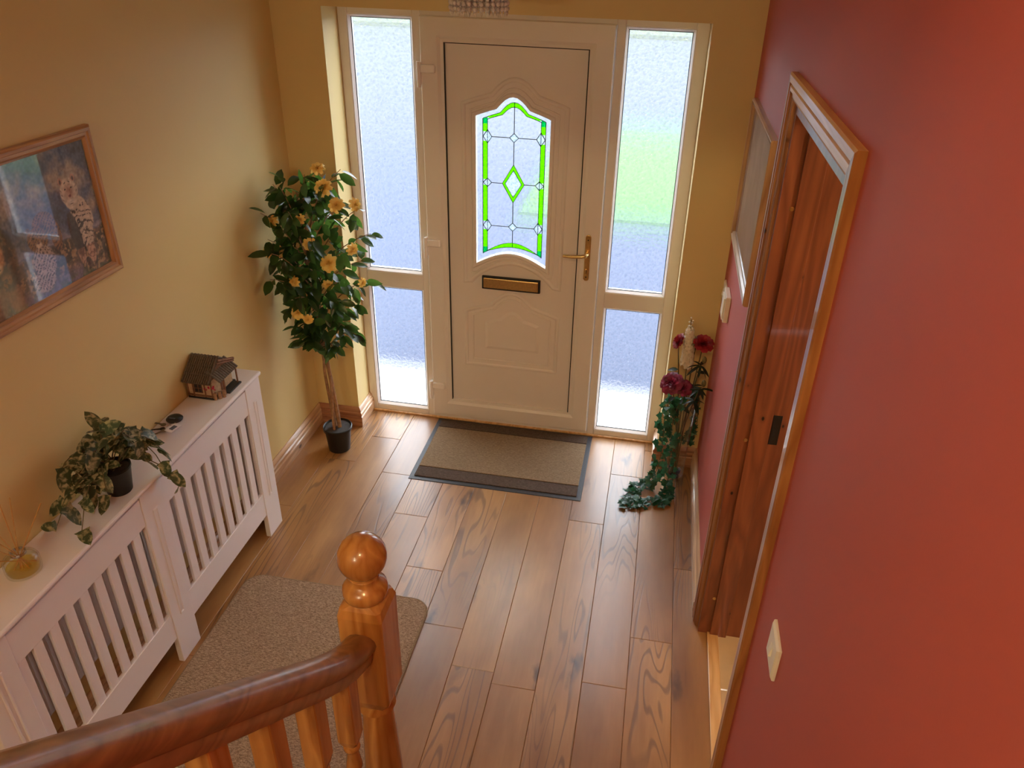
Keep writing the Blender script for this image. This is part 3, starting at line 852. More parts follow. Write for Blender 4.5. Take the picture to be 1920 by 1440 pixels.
# ------------------------------------------------------------------ pictures
def print_mesh(name, x, y0, y1, z0, z1, nu, nv, rgb, parent):
    """flat print: a grid on the wall plane with one painted colour per vertex; rgb is (nv, nu, 3) sRGB 0..255, row 0 at the bottom"""
    ys = np.linspace(y0, y1, nu); zs = np.linspace(z0, z1, nv)
    vs = [(x, a, b) for b in zs for a in ys]
    fs = [(j * nu + i, j * nu + i + 1, (j + 1) * nu + i + 1, (j + 1) * nu + i) for j in range(nv - 1) for i in range(nu - 1)]
    o = MB().add(vs, fs).build(name, 'print_colours', parent)
    c = np.clip(rgb / 255.0, 0, 1).reshape(-1, 3); lin = np.where(c <= .0404, c / 12.92, ((c + .055) / 1.055) ** 2.4)
    a = o.data.color_attributes.new('print', 'FLOAT_COLOR', 'POINT')
    a.data.foreach_set('color', np.concatenate([lin, np.ones((len(lin), 1))], 1).ravel().astype(np.float32)); return o


rng = np.random.RandomState(3)


def fnoise(nv, nu, cells, octv=4):
    out = np.zeros((nv, nu)); amp = 1.0; tot = 0
    for o_ in range(octv):
        c = int(cells * 2 ** o_); g = rng.rand(c + 2, int(c * nu / nv) + 3)
        yy = np.linspace(0, c, nv); xx = np.linspace(0, g.shape[1] - 2, nu)
        y0 = yy.astype(int); x0 = xx.astype(int); fy = (yy - y0)[:, None]; fx = (xx - x0)[None, :]
        fy = fy * fy * (3 - 2 * fy); fx = fx * fx * (3 - 2 * fx)
        y1 = np.minimum(y0 + 1, g.shape[0] - 1); x1 = np.minimum(x0 + 1, g.shape[1] - 1)
        out += amp * ((g[np.ix_(y0, x0)] * (1 - fx) + g[np.ix_(y0, x1)] * fx) * (1 - fy) + (g[np.ix_(y1, x0)] * (1 - fx) + g[np.ix_(y1, x1)] * fx) * fy)
        tot += amp; amp *= .55
    return out / tot


NU, NV = 300, 194
PY0, PY1, PZ0, PZ1 = -2.07, -1.470, 1.444, 1.834
Yg, Zg = np.meshgrid(np.linspace(PY0, PY1, NU), np.linspace(PZ0, PZ1, NV))
img = np.zeros((NV, NU, 3))


def mixc(mask, col):
    global img
    mk = np.clip(mask, 0, 1)[..., None]; img = img * (1 - mk) + np.array(col, float) * mk


def ell(y, z, ry, rz, rot=0, soft=.12):
    a = math.radians(rot); dy, dz = Yg - y, Zg - z
    u = (dy * math.cos(a) + dz * math.sin(a)) / ry; v = (-dy * math.sin(a) + dz * math.cos(a)) / rz
    return np.clip((1 - np.sqrt(u * u + v * v)) / soft, 0, 1)


n1, n2, n3 = fnoise(NV, NU, 4), fnoise(NV, NU, 16), fnoise(NV, NU, 40, 2)
mixc(np.ones_like(n1), (82, 92, 128))
mixc((n1 - .5) * 5, (170, 152, 140)); mixc((.44 - n1) * 6, (60, 68, 98)); mixc((n2 - .55) * 3, (112, 116, 140))
mixc((Zg < 1.62) * (1.62 - Zg) * 12, (128, 134, 160))
hz = 1.576 + (n2 - .5) * .02
mixc((hz + .018 - Zg) * 60 * (Zg > hz), (150, 140, 160))
mixc((hz - Zg) * 80, (104, 82, 76)); mixc((hz - Zg) * 80 * (n2 > .52), (66, 60, 54)); mixc((hz - Zg) * 60 * (n3 > .62), (164, 128, 96))
mixc((1.50 - Zg) * 30 * (n1 > .42), (120, 104, 128)); mixc((1.475 - Zg) * 30 * (n2 > .5), (88, 92, 60))
# white tiger
wm = np.maximum.reduce([ell(-1.553, 1.60, .040, .085, 8), ell(-1.535, 1.63, .030, .06, 20), ell(-1.585, 1.53, .017, .055), ell(-1.543, 1.52, .018, .055)])
mixc(wm, (208, 186, 168)); mixc(ell(-1.590, 1.575, .022, .075, 5), (62, 50, 56))
sw = np.sin((Zg * 1.0 + (Yg + 1.55) ** 2 * 9 + n2 * .06 + n1 * .03) * 2 * PI / .026)
mixc(wm * np.clip((sw - .55) * 5, 0, 1) * (n3 > .33) * .85 * (Zg < 1.665), (44, 36, 42))
mixc(wm * (Zg < 1.53) * .5, (190, 120, 90))
hd = ell(-1.573, 1.700, .038, .046, 0); mixc(np.maximum(hd, ell(-1.573, 1.672, .027, .024)), (214, 196, 180))
for ey in (-1.598, -1.546): mixc(ell(ey, 1.738, .010, .013, 0, .3), (196, 148, 130)); mixc(ell(ey, 1.736, .005, .008, 0, .4), (70, 50, 56))
mixc(ell(-1.573, 1.702, .026, .030, 0, .8) * .8, (172, 126, 106))
for s_ in (-1, 1):
    mixc(ell(-1.573 + s_ * .013, 1.712, .0045, .003, 0, .4), (30, 26, 30))
    for q_ in range(3): mixc(ell(-1.573 + s_ * (.029 + .001 * q_), 1.684 + q_ * .014, .0060, .0016, s_ * 50, .6) * .8, (60, 48, 52))
    mixc(ell(-1.573 + s_ * .009, 1.730, .006, .0018, s_ * -30, .4), (40, 32, 40))
mixc(ell(-1.573, 1.690, .007, .005, 0, .4), (120, 60, 60)); mixc(ell(-1.573, 1.672, .014, .010, 0, .5), (226, 214, 204)); mixc(ell(-1.573, 1.666, .008, .0018, 0, .5), (60, 44, 44))
# leopard
lm_ = np.maximum.reduce([ell(-1.70, 1.645, .045, .036), ell(-1.665, 1.60, .022, .05), ell(-1.735, 1.61, .040, .038)])
mixc(lm_, (150, 104, 72)); bd = np.maximum(ell(-1.732, 1.54, .045, .055), ell(-1.75, 1.49, .045, .035)); mixc(bd, (196, 172, 160))
sp2 = np.clip((np.sin(Yg * 2 * PI / .015 + n2 * 16) * np.sin(Zg * 2 * PI / .014 + n1 * 22 + n2 * 9) - .12) * 3, 0, 1)
mixc(np.maximum(lm_, bd) * sp2 * .85, (52, 36, 38))
for s_ in (-1, 1): mixc(ell(-1.735 + s_ * .015, 1.617, .005, .0035, 0, .4), (34, 26, 24)); mixc(ell(-1.735 + s_ * .026, 1.643, .009, .010, 0, .4), (120, 80, 60))
mixc(ell(-1.735, 1.594, .014, .012, 0, .4), (214, 190, 170)); mixc(ell(-1.735, 1.600, .006, .004, 0, .4), (110, 60, 60))
# lion
mixc(ell(-1.885, 1.60, .070, .098, -6, .2), (60, 40, 36)); mixc(ell(-1.885, 1.60, .07, .098, -6, .2) * (n3 > .52) * .6, (128, 82, 52))
mixc(ell(-1.866, 1.50, .034, .075, 10, .3), (146, 104, 78)); mixc(ell(-1.94, 1.50, .06, .07, 0, .3), (128, 90, 68)); mixc(ell(-1.87, 1.54, .05, .04, 0, .5) * (n3 > .45), (70, 50, 42))
mixc(ell(-1.893, 1.615, .036, .050, 0, .2), (178, 122, 78)); mixc(ell(-1.893, 1.582, .020, .020, 0, .4), (210, 176, 140)); mixc(ell(-1.893, 1.594, .010, .006, 0, .4), (70, 40, 40))
for s_ in (-1, 1): mixc(ell(-1.893 + s_ * .016, 1.628, .006, .004, 0, .4), (34, 26, 24))
mixc(ell(-1.893, 1.576, .012, .002, 0, .4), (60, 36, 34))
img += ((n3 - .5) * 40 + (fnoise(NV, NU, 70, 1) - .5) * 36)[..., None]


def picture(name, wall, y0, y1, z0, z1, fw, mats, label, rgb=None, nu=0, nv=0, depth=.020):
    s = 1 if wall == 'L' else -1; X0 = XL if wall == 'L' else XR
    r = empty(name, (X0, (y0 + y1) / 2, z0), label, 'picture')
    t3 = YZL(X0) if s == 1 else YZR(X0)
    p = [(y0, z0), (y1, z0), (y1, z1), (y0, z1)]
    pf = [(0, 0), (0, depth * .7), (fw * .18, depth), (fw * .42, depth * .95), (fw * .5, depth * .72), (fw * .72, depth * .72), (fw * .8, depth * .85), (fw, depth * .5), (fw, 0)]
    for i in range(4):
        q = MB(); sweep(q, p, pf, t3, True, (i, i + 1)); q.build('frame_side', mats[i % 2], r)
    bx('backing', 'grout', r, (X0 + s * .001, y0 + fw * .5, z0 + fw * .5), (X0 + s * .005, y1 - fw * .5, z1 - fw * .5))
    pr = print_mesh('print', X0 + s * .0065, y0 + fw - .001, y1 - fw + .001, z0 + fw - .001, z1 - fw + .001, nu, nv, rgb, r)
    q = MB(); xg = X0 + s * .0095; q.add([(xg, y0 + fw - .002, z0 + fw - .002), (xg, y1 - fw + .002, z0 + fw - .002), (xg, y1 - fw + .002, z1 - fw + .002), (xg, y0 + fw - .002, z1 - fw + .002)], [(0, 1, 2, 3)])
    q.build('glass', 'picture_glass', r); return r


picture('framed_picture', 'L', -2.107, -1.433, 1.409, 1.871, .037, ('frame_oak', 'frame_oak_z'), 'oak framed picture of a lion, a leopard and a white tiger on the cream wall', img, NU, NV)
nu, nv = 120, 90
g1, g2 = fnoise(nv, nu, 3), fnoise(nv, nu, 10)
g = np.array([150., 140, 132])[None, None] + ((g1 - .5) * 90)[..., None] + ((g2 - .5) * 50)[..., None]
vv = np.linspace(0, 1, nv)[:, None] * np.ones((1, nu)); uu = np.linspace(0, 1, nu)[None, :] * np.ones((nv, 1))
mt_ = np.clip((.62 - vv - np.abs(uu - .45) * .7 + (g2 - .5) * .3) * 5, 0, 1)[..., None]; g = g * (1 - mt_ * .35) + np.array([112., 92, 84]) * mt_ * .35
picture('framed_picture', 'R', -1.065, -.315, 1.319, 1.876, .024, ('frame_pale', 'frame_oak_z'), 'pale wood framed grey landscape print on the red wall beyond the doorway', g, nu, nv, .022)

# ------------------------------------------------------------------ wall fittings
def plate_switch(name, y0, y1, z0, z1, label, cat, rocker=True, d=.010):
    r = empty(name, (XR, (y0 + y1) / 2, z0), label, cat)
    q = MB(); c = .006
    q.loft([[(XR, y0, z0), (XR, y1, z0), (XR, y1, z1), (XR, y0, z1)], [(XR - d * .6, y0, z0), (XR - d * .6, y1, z0), (XR - d * .6, y1, z1), (XR - d * .6, y0, z1)],
            [(XR - d, y0 + c, z0 + c), (XR - d, y1 - c, z0 + c), (XR - d, y1 - c, z1 - c), (XR - d, y0 + c, z1 - c)]])
    q.build('faceplate', 'white_plastic', r, bevel=.001)
    if rocker:
        yc, zc = (y0 + y1) / 2, (z0 + z1) / 2
        q = MB(); q.loft([[(XR - d + .001, yc - .008, zc - .014), (XR - d + .001, yc + .008, zc - .014), (XR - d + .001, yc + .008, zc + .014), (XR - d + .001, yc - .008, zc + .014)],
                          [(XR - d - .006, yc - .007, zc - .013), (XR - d - .006, yc + .007, zc - .013), (XR - d - .001, yc + .007, zc + .013), (XR - d - .001, yc - .007, zc + .013)]])
        q.build('rocker', 'white_plastic', r)
    return r


plate_switch('light_switch', -2.388, -2.300, 1.062, 1.150, 'square white light switch on the red wall nearest the stairs', 'light switch')
plate_switch('light_switch', -.330, -.245, 1.00, 1.085, 'white light switch on the red wall in the far corner behind the alarm keypad', 'light switch')
ak = empty('alarm_keypad', (XR, -.46, 1.01), 'white alarm keypad on the red wall beside the framed grey print', 'keypad')
bx('case', 'white_plastic', ak, (XR, -.545, 1.01), (XR - .022, -.425, 1.125), .004)
bx('cover_flap', 'white_plastic', ak, (XR - .022, -.535, 1.02), (XR - .028, -.455, 1.115), .002)

# ------------------------------------------------------------------ leaf and flower meshes
def leaf_mesh(name, L, Wd, mat, fold=.25, droop=.2, seg=4, tip=1.0, heart=0.0):
    """leaf in its own axes: grows along +x from the stalk, face up +z"""
    vs = [(0, 0, 0)]; fs = []
    rows = []
    for i in range(1, seg + 1):
        t_ = i / seg; w = Wd / 2 * 1.75 * t_ ** .55 * max(0.0, 1 - t_) ** .62
        if heart and i == 1: w = Wd * .42 * (1 + heart)
        x = L * t_; z = -droop * L * t_ * t_
        if i == seg: vs.append((x * 1.04, 0, z)); rows.append([len(vs) - 1])
        else:
            xb = x - (heart * L * .35 if i == 1 else 0)
            k = len(vs); vs += [(xb, w, z + w * fold), (x, 0, z), (xb, -w, z + w * fold)]; rows.append([k, k + 1, k + 2])
    a = rows[0]; fs += [(0, a[1], a[0]), (0, a[2], a[1])]
    for r0, r1 in zip(rows[:-1], rows[1:]):
        if len(r1) == 1: fs += [(r0[0], r0[1], r1[0]), (r0[1], r0[2], r1[0])]
        else: fs += [(r0[0], r0[1], r1[1], r1[0]), (r0[1], r0[2], r1[2], r1[1])]
    me = bpy.data.meshes.new(name); me.from_pydata(vs, [], fs); me.materials.append(M[mat])
    me.polygons.foreach_set('use_smooth', [True] * len(fs)); me.update(); return me


def ivy_mesh(name, S, mat):
    out = [(0, 0), (.10, .30), (-.02, .52), (.32, .42), (.50, .62), (.62, .30), (1.0, 0)]
    pts = out + [(x, -y) for x, y in out[-2:0:-1]]
    vs = [(x * S, y * S, -.10 * S * x * x + .12 * S * abs(y)) for x, y in pts] + [(.38 * S, 0, 0)]
    c = len(pts); fs = [(i, (i + 1) % c, c) for i in range(c)]
    me = bpy.data.meshes.new(name); me.from_pydata(vs, [], [f[::-1] for f in fs]); me.materials.append(M[mat]); me.update(); return me


def orient(pos, d, up, roll=0.0, s=1.0):
    x = Vector(d).normalized(); z = Vector(up); z = z - x * z.dot(x)
    if z.length < 1e-3: z = Vector((1, 0, 0)) - x * x.x
    z.normalize(); y = z.cross(x)
    m_ = Matrix((x, y, z)).transposed() @ Matrix.Rotation(roll, 3, 'X')
    m_ = (m_ * s).to_4x4(); m_.translation = pos; return m_


def bloom_mesh(name, R_, mat, layers, thick=.0, cup=1.0):
    """layers: (petals, tilt from the axis in degrees, length factor, width factor, base radius factor); axis +z"""
    vs = []; fs = []
    for li, (n, tilt, lf, wf, br) in enumerate(layers):
        for k_ in range(n):
            a = 2 * PI * (k_ + .5 * (li % 2)) / n + li * .3; t0 = math.radians(tilt)
            L_, Wp = R_ * lf, R_ * wf; o_ = len(vs); nu_, nv_ = 4, 5
            for i in range(nv_):
                v = i / (nv_ - 1); ang = t0 * (.35 + .65 * v) * 1.0 + (v ** 3) * .35 * cup
                r_ = br * R_ + L_ * v * math.sin(ang); z_ = L_ * v * math.cos(ang)
                w = Wp * (math.sin(PI * min(.93, v * .78 + .14)) ** .7)
                for j in range(nu_):
                    u = j / (nu_ - 1) * 2 - 1; ca = a + u * w / max(.35 * R_, r_ + .25 * R_)
                    rr = r_ - abs(u) ** 2 * .10 * R_ * (1 if tilt < 60 else -.3)
                    vs.append((rr * math.cos(ca), rr * math.sin(ca), z_ + .05 * R_ * math.sin(u * 4 + k_ * 2) * v))
            for i in range(nv_ - 1):
                for j in range(nu_ - 1):
                    p = o_ + i * nu_ + j; fs.append((p, p + 1, p + nu_ + 1, p + nu_))
    me = bpy.data.meshes.new(name); me.from_pydata(vs, [], fs); me.materials.append(M[mat])
    me.polygons.foreach_set('use_smooth', [True] * len(fs)); me.update(); return me


def bezier(a, b, c, n=8):
    a, b, c = Vector(a), Vector(b), Vector(c)
    return [a * (1 - t_) ** 2 + b * 2 * t_ * (1 - t_) + c * t_ * t_ for t_ in [i / n for i in range(n + 1)]]


def rv(a, b): return random.uniform(a, b)


# ------------------------------------------------------------------ camellia tree
TX, TY = -.033, -.400
tree = empty('camellia_tree', (TX, TY, 0), 'tall artificial camellia with yellow flowers in a black pot by the door', 'plant')
q = MB(); q.lathe([(.001, .002), (.052, .002), (.055, .0), (.067, .118), (.074, .122), (.0755, .138), (.072, .141), (.069, .138), (.066, .128), (.001, .126)], (TX, TY, 0), 32, False)
q.build('pot', 'black_plastic', tree, True)
MB().lathe([(.001, .120), (.0655, .120), (.0655, .131), (.001, .133)], (TX, TY, 0), 24, False).build('soil', 'soil', tree, True)
lean = lambda z: Vector((TX - .050 * max(0, z - .13) ** 1.0 * .9, TY - .01 * z, z))
q = MB()
for k_, (r0, ph, amp) in enumerate(((.0115, 0.0, .012), (.009, 2.1, .016), (.0075, 4.0, .020))):
    pth = []; rd = []
    for i in range(26):
        z = .125 + i * .0505
        if k_ == 2 and i > 20: break
        a = ph + z * 3.4; am = amp * (1.0 if z < .5 else .7)
        if k_ == 2 and z < .34: am += .014 * (1 - abs(z - .22) / .14) if abs(z - .22) < .14 else 0
        pth.append(lean(z) + Vector((am * math.cos(a), am * math.sin(a), 0))); rd.append(r0 * (1 - .55 * i / 25))
    q2 = MB(); q2.tube(pth, rd, 8); q2.build('trunk', 'bark', tree, True)
lmA = leaf_mesh('camellia_leaf_large', .078, .050, 'camellia_leaf', .22, .18, 5)
lmB = leaf_mesh('camellia_leaf_small', .064, .042, 'camellia_leaf', .30, .30, 5)
lmC = leaf_mesh('camellia_leaf_slim', .074, .038, 'camellia_leaf', .34, .38, 5)


def inside(p, mx=0.0):
    return p.x > XL + .012 and p.y < REV - .012 + (0 if p.x < FX0 else .10)


def keep_off(p, d, ln=.088, hw=.026):
    p = Vector(p)
    for q in (p, p + d * ln):
        if q.x - hw < XL + .004: p.x += XL + .004 - (q.x - hw)
        if q.x < FX0 + .03 and q.y + hw > REV - .004: p.y -= q.y + hw - (REV - .004)
    return p


random.seed(21)
# (height on the trunk, end x, end y, end z)
targets = [(1.15, .125, -.42, 1.50), (1.15, .09, -.50, 1.46), (1.1, -.03, -.45, 1.475), (1.12, -.13, -.50, 1.43), (1.1, -.20, -.42, 1.41), (1.05, .14, -.53, 1.36),
           (1.0, .20, -.45, 1.34), (.95, .24, -.42, 1.22), (1.0, -.19, -.58, 1.33), (1.05, -.04, -.62, 1.36), (.95, .05, -.62, 1.25), (.9, .16, -.55, 1.17),
           (.9, -.19, -.55, 1.20), (.9, -.12, -.66, 1.18), (.85, -.21, -.44, 1.10), (.85, .19, -.40, 1.08), (.85, .02, -.60, 1.10), (.8, -.18, -.60, 1.03),
           (.8, .13, -.54, 1.02), (.75, .21, -.40, .98), (.75, -.20, -.46, .94), (.75, -.07, -.60, .95), (.7, .09, -.48, .90), (.68, .16, -.42, .86),
           (.66, -.17, -.50, .84), (.64, -.04, -.54, .80), (.62, .08, -.44, .75), (.6, -.15, -.45, .72), (.58, .11, -.38, .68), (.56, -.10, -.50, .68), (.55, .03, -.48, .64), (1.1, .02, -.30, 1.40), (.9, -.14, -.30, 1.15), (.75, .05, -.29, .95), (.54, -.15, -.40, .62), (1.0, -.10, -.52, 1.30)]
nleaf = 0; fpts = []
for ti, (h0, ex, ey, ez) in enumerate(targets):
    a = lean(h0); e = Vector((ex, ey, ez)); mid = (a + e) / 2 + Vector((0, 0, .09)) + Vector((rv(-.02, .02), rv(-.02, .02), 0))
    pth = bezier(a, mid, e, 7)
    q = MB(); q.tube(pth, [.0035 * (1 - .6 * i / 7) for i in range(8)], 5); q.build('branch', 'bark', tree, True)
    for j in range(9):
        t_ = .34 + .66 * (j + rv(0, .6)) / 8.6; t_ = min(t_, 1)
        p0 = a * (1 - t_) ** 2 + mid * 2 * t_ * (1 - t_) + e * t_ * t_
        out = (p0 - Vector((TX - .03, TY, p0.z)));
        if out.length < .02: out = Vector((rv(-1, 1), rv(-1, 0), 0))
        d = out.normalized() * .8 + Vector((rv(-1, 1), rv(-1, .9), rv(-.95, .45)))
        d.normalize(); p = p0 + d * .010
        if not inside(p + d * .068): d.x = abs(d.x) * (.8 if p.x < TX else 1); d.y = -abs(d.y)
        if not inside(p + d * .068): p = p - Vector((-.03 if p.x < 0 else .0, .03, 0)); d = Vector((abs(d.x) if p.x < .0 else d.x, -abs(d.y), d.z))
        if nleaf >= 296: break
        nleaf += 1; fpts.append((p0, d))
        up = Vector((rv(-.5, .5), rv(-.9, .2), 1.0)); p = keep_off(p, d)
        inst('leaf', random.choice((lmA, lmA, lmB, lmC)), orient(p, d, up, rv(-.7, .7), rv(.82, 1.12)), tree)
random.seed(77); vs_, fs_ = [], []
for p0, d in fpts[::1]:
    for rep in range(1):
        c_ = p0.lerp(lean(p0.z), rv(.15, .6)) + Vector((rv(-.02, .02), rv(-.02, .02), rv(-.03, .03)))
        dd = Vector((rv(-1, 1), rv(-1, .6), rv(-.9, .4))).normalized()
        if not inside(c_ + dd * .075): dd.x = abs(dd.x); dd.y = -abs(dd.y)
        if not inside(c_ + dd * .075): continue
        c_ = keep_off(c_, dd); mw = orient(c_, dd, Vector((rv(-.5, .5), rv(-.9, .2), 1)), rv(-.7, .7), rv(.8, 1.05)); o_ = len(vs_)
        vs_ += [tuple(mw @ v.co) for v in lmA.vertices]; fs_ += [tuple(i + o_ for i in p.vertices) for p in lmA.polygons]
me = bpy.data.meshes.new('inner_foliage'); me.from_pydata(vs_, [], fs_); me.materials.append(M['camellia_leaf']); me.polygons.foreach_set('use_smooth', [True] * len(fs_))
tag(inst('inner_foliage', me, Matrix.Identity(4), tree), kind='stuff')
FL = [(8, 88, .62, .34, .05), (7, 66, .56, .30, .05), (6, 42, .46, .24, .03), (5, 20, .36, .2, .02)]
fm = bloom_mesh('camellia_bloom', .066, 'yellow_petal', FL, cup=.5)
for x, y, z, dx, dy, dz, s_ in ((.056, -.50, 1.519, .1, -.6, .9, .75), (.073, -.50, 1.438, .05, -1, .65, .92), (.135, -.52, 1.372, .3, -.9, .6, .82), (.205, -.49, 1.372, .8, -.4, .3, .7), (-.190, -.54, 1.143, .2, -1, .5, .8),
                                (-.165, -.54, 1.140, .5, -.9, .5, .8), (.092, -.56, 1.118, .1, -1, .55, .95), (-.075, -.58, .870, .1, -1, .5, .78), (.01, -.56, 1.20, .4, -.8, .2, .7), (.179, -.50, 1.170, .9, -.5, -.1, .7),
                                (.200, -.47, 1.000, .9, -.4, 0, .55), (.05, -.5, .99, .5, -1, -.2, .65), (-.15, -.56, 1.29, -.2, -1, .4, .6), (-.09, -.55, 1.01, -.1, -1, .1, .6), (-.04, -.56, .83, .3, -.9, .1, .55), (-.02, -.56, 1.31, 0, -1, .5, .55)):
    v = Vector((dx, dy, dz)).normalized(); mt = v.to_track_quat('Z', 'Y').to_matrix() * s_; mw = mt.to_4x4(); mw.translation = Vector((x, y, z))
    inst('flower', fm, mw, tree)

# ------------------------------------------------------------------ variegated trailing plant on the shelf
ZS = .797; QX, QY = -.128, -1.815
po = empty('trailing_houseplant', (QX, QY, ZS), 'variegated trailing plant in a small black pot on the radiator cover', 'plant')
MB().lathe([(.001, 0), (.036, 0), (.038, .003), (.049, .088), (.051, .090), (.051, .098), (.048, .098), (.046, .088), (.001, .086)], (QX, QY, ZS), 28, False).build('pot', 'black_plastic', po, True)
MB().lathe([(.001, .084), (.045, .084), (.045, .089), (.001, .091)], (QX, QY, ZS), 20, False).build('soil', 'soil', po, True)
pl = [leaf_mesh('pothos_leaf_a', .070, .054, 'pothos_leaf', .18, .35, 7, .9, .12), leaf_mesh('pothos_leaf_b', .056, .046, 'pothos_leaf', .22, .55, 7, .9, .12), leaf_mesh('pothos_leaf_c', .076, .052, 'pothos_leaf', .12, .2, 7, .9, .12)]
random.seed(5)
stems = [((-.19, -1.80, 1.03), (-.20, -1.86, .95)), ((-.14, -1.82, 1.08), (-.13, -1.80, 1.015)), ((-.10, -1.78, 1.06), (-.06, -1.74, .99)), ((-.17, -1.86, 1.05), (-.18, -1.96, .97)),
         ((-.15, -1.90, 1.02), (-.15, -2.02, .89)), ((-.13, -1.90, .99), (-.10, -2.03, .815)), ((-.11, -1.88, 1.0), (-.06, -1.94, .90)), ((-.10, -1.76, 1.03), (-.08, -1.72, .95)),
         ((-.06, -1.76, .97), (.012, -1.70, .76)), ((-.07, -1.74, 1.02), (-.04, -1.70, .90)), ((-.18, -1.78, 1.04), (-.20, -1.72, .98)), ((-.12, -1.86, 1.04), (-.12, -1.91, .98)), ((-.16, -1.94, .96), (-.17, -2.04, .83)), ((-.13, -1.95, .98), (-.12, -2.00, .92)),
         ((-.08, -1.80, 1.04), (-.05, -1.80, .98)), ((-.09, -1.70, 1.0), (-.03, -1.72, .84))]
nl = 0
for (mx_, ed) in stems:
    a = Vector((QX + rv(-.02, .02), QY + rv(-.02, .02), ZS + .088)); pth = bezier(a, mx_, ed, 7)
    MB().tube(pth, [.0022 * (1 - .4 * i / 7) for i in range(8)], 5).build('stem', 'vine_stem', po, True)
    for j in range(5 if ed[2] > .8 else 5):
        i = 7 - j * (1.15 if ed[2] > .8 else 1.0); i = max(1, int(i)); p = pth[i] + Vector((rv(-.01, .01),) * 3)
        d = (pth[min(7, i + 1)] - pth[i - 1]).normalized() * .5 + Vector((rv(-.7, .9), rv(-.9, .9), rv(-.6, .25)))
        d.normalize()
        if p.x + d.x * .065 < XL + .008: d.x = abs(d.x)
        if -.25 < p.x < XS and p.z + d.z * .07 < ZS + .012 and p.x + d.x * .06 < XS + .01: d.z = abs(d.z) * .2; p.z = max(p.z, ZS + .02)
        inst('leaf', random.choice(pl), orient(p, d, Vector((rv(-.2, .7), rv(-.8, .1), 1)), rv(-.5, .5), rv(.8, 1.05)), po); nl += 1

# ------------------------------------------------------------------ reed diffuser
RXc, RYc = -.158, -2.195
rd_ = empty('reed_diffuser', (RXc, RYc, ZS), 'glass reed diffuser with amber oil near the end of the radiator cover', 'diffuser')
MB().lathe([(.001, .001), (.040, .001), (.045, .006), (.0465, .020), (.046, .045), (.041, .055), (.026, .062), (.0175, .066), (.017, .078), (.0195, .080), (.0195, .084), (.014, .084), (.014, .066), (.024, .058), (.038, .051), (.0425, .043), (.043, .018), (.040, .009), (.001, .007)], (RXc, RYc, ZS), 32, False).build('bottle', 'clear_glass', rd_, True)
MB().lathe([(.001, .0085), (.0385, .0085), (.0415, .018), (.0418, .026), (.001, .026)], (RXc, RYc, ZS), 28, False).build('oil', 'scented_oil', rd_, True)
MB().lathe([(.0178, .067), (.0205, .067), (.0205, .076), (.0178, .076), (.0178, .067)], (RXc, RYc, ZS), 24, False).build('collar', 'chrome', rd_, True)
for tx, ty, tz in ((-.185, -2.27, .245), (-.150, -2.20, .27), (-.128, -2.185, .275), (-.075, -2.15, .235), (-.205, -2.33, .16), (-.215, -2.21, .22), (-.11, -2.30, .20)):
    a = Vector((RXc - (tx - RXc) * .25, RYc - (ty - RYc) * .25, ZS + .012)); b = Vector((max(tx, XL + .006), ty, ZS + tz * .95))
    MB().tube([a, b], .0016, 6).build('reed', 'reed', rd_)

# ------------------------------------------------------------------ keys
ky = empty('key_bunch', (-.19, -1.45, ZS), 'bunch of keys with a black fob and a white paper tag on the radiator cover', 'keys')
MB().lathe([(.001, 0), (.018, .001), (.0285, .005), (.030, .009), (.026, .014), (.013, .017), (.001, .0175)], (-.187, -1.410, ZS + .001), 24, False).build('fob', 'black_plastic', ky, True)
bx('fob_label', 'slate_print', ky, (-.198, -1.419, ZS + .0176), (-.176, -1.425, ZS + .0186))
MB().tube([(-.180 + .011 * math.cos(a), -1.462 + .011 * math.sin(a), ZS + .006 + .002 * math.sin(a)) for a in np.linspace(0, 2 * PI, 17)], .0012, 6).build('key_ring', 'chrome', ky, True)
for k_, (ax, ay, rot) in enumerate(((-.200, -1.480, 205), (-.190, -1.487, 240), (-.207, -1.466, 175))):
    q = MB(); cc, ss = math.cos(math.radians(rot)), math.sin(math.radians(rot)); T = lambda u, v, z: (ax + .012 + u * cc - v * ss, ay + .012 + u * ss + v * cc, ZS + .003 + k_ * .0022 + z)
    hd_ = [(.010 + .010 * math.cos(a), .009 * math.sin(a)) for a in np.linspace(.5, 2 * PI - .5, 10)]; bl = [(.045, -.0035), (.049, 0), (.045, .0035), (.040, .002), (.036, .0035), (.032, .002)]
    pts = hd_ + bl; q.loft([[T(u, v, 0) for u, v in pts], [T(u, v, .0018) for u, v in pts]]); q.build('key', 'key_metal' if k_ else 'black_plastic', ky)
q = MB(); tg = [(-.166, -1.440), (-.132, -1.450), (-.142, -1.502), (-.176, -1.492)]
q.loft([[(a, b, ZS + .012) for a, b in tg], [(a, b, ZS + .0132) for a, b in tg]]); tgo = q.build('tag', 'white_paper', ky)
q = MB(); c_ = (sum(a for a, b in tg) / 4, sum(b for a, b in tg) / 4); q.loft([[(c_[0] + (a - c_[0]) * .5, c_[1] + (b - c_[1]) * .5, ZS + .0130) for a, b in tg], [(c_[0] + (a - c_[0]) * .5, c_[1] + (b - c_[1]) * .5, ZS + .0134) for a, b in tg]])
q.build('tag_writing', 'slate_print', tgo)

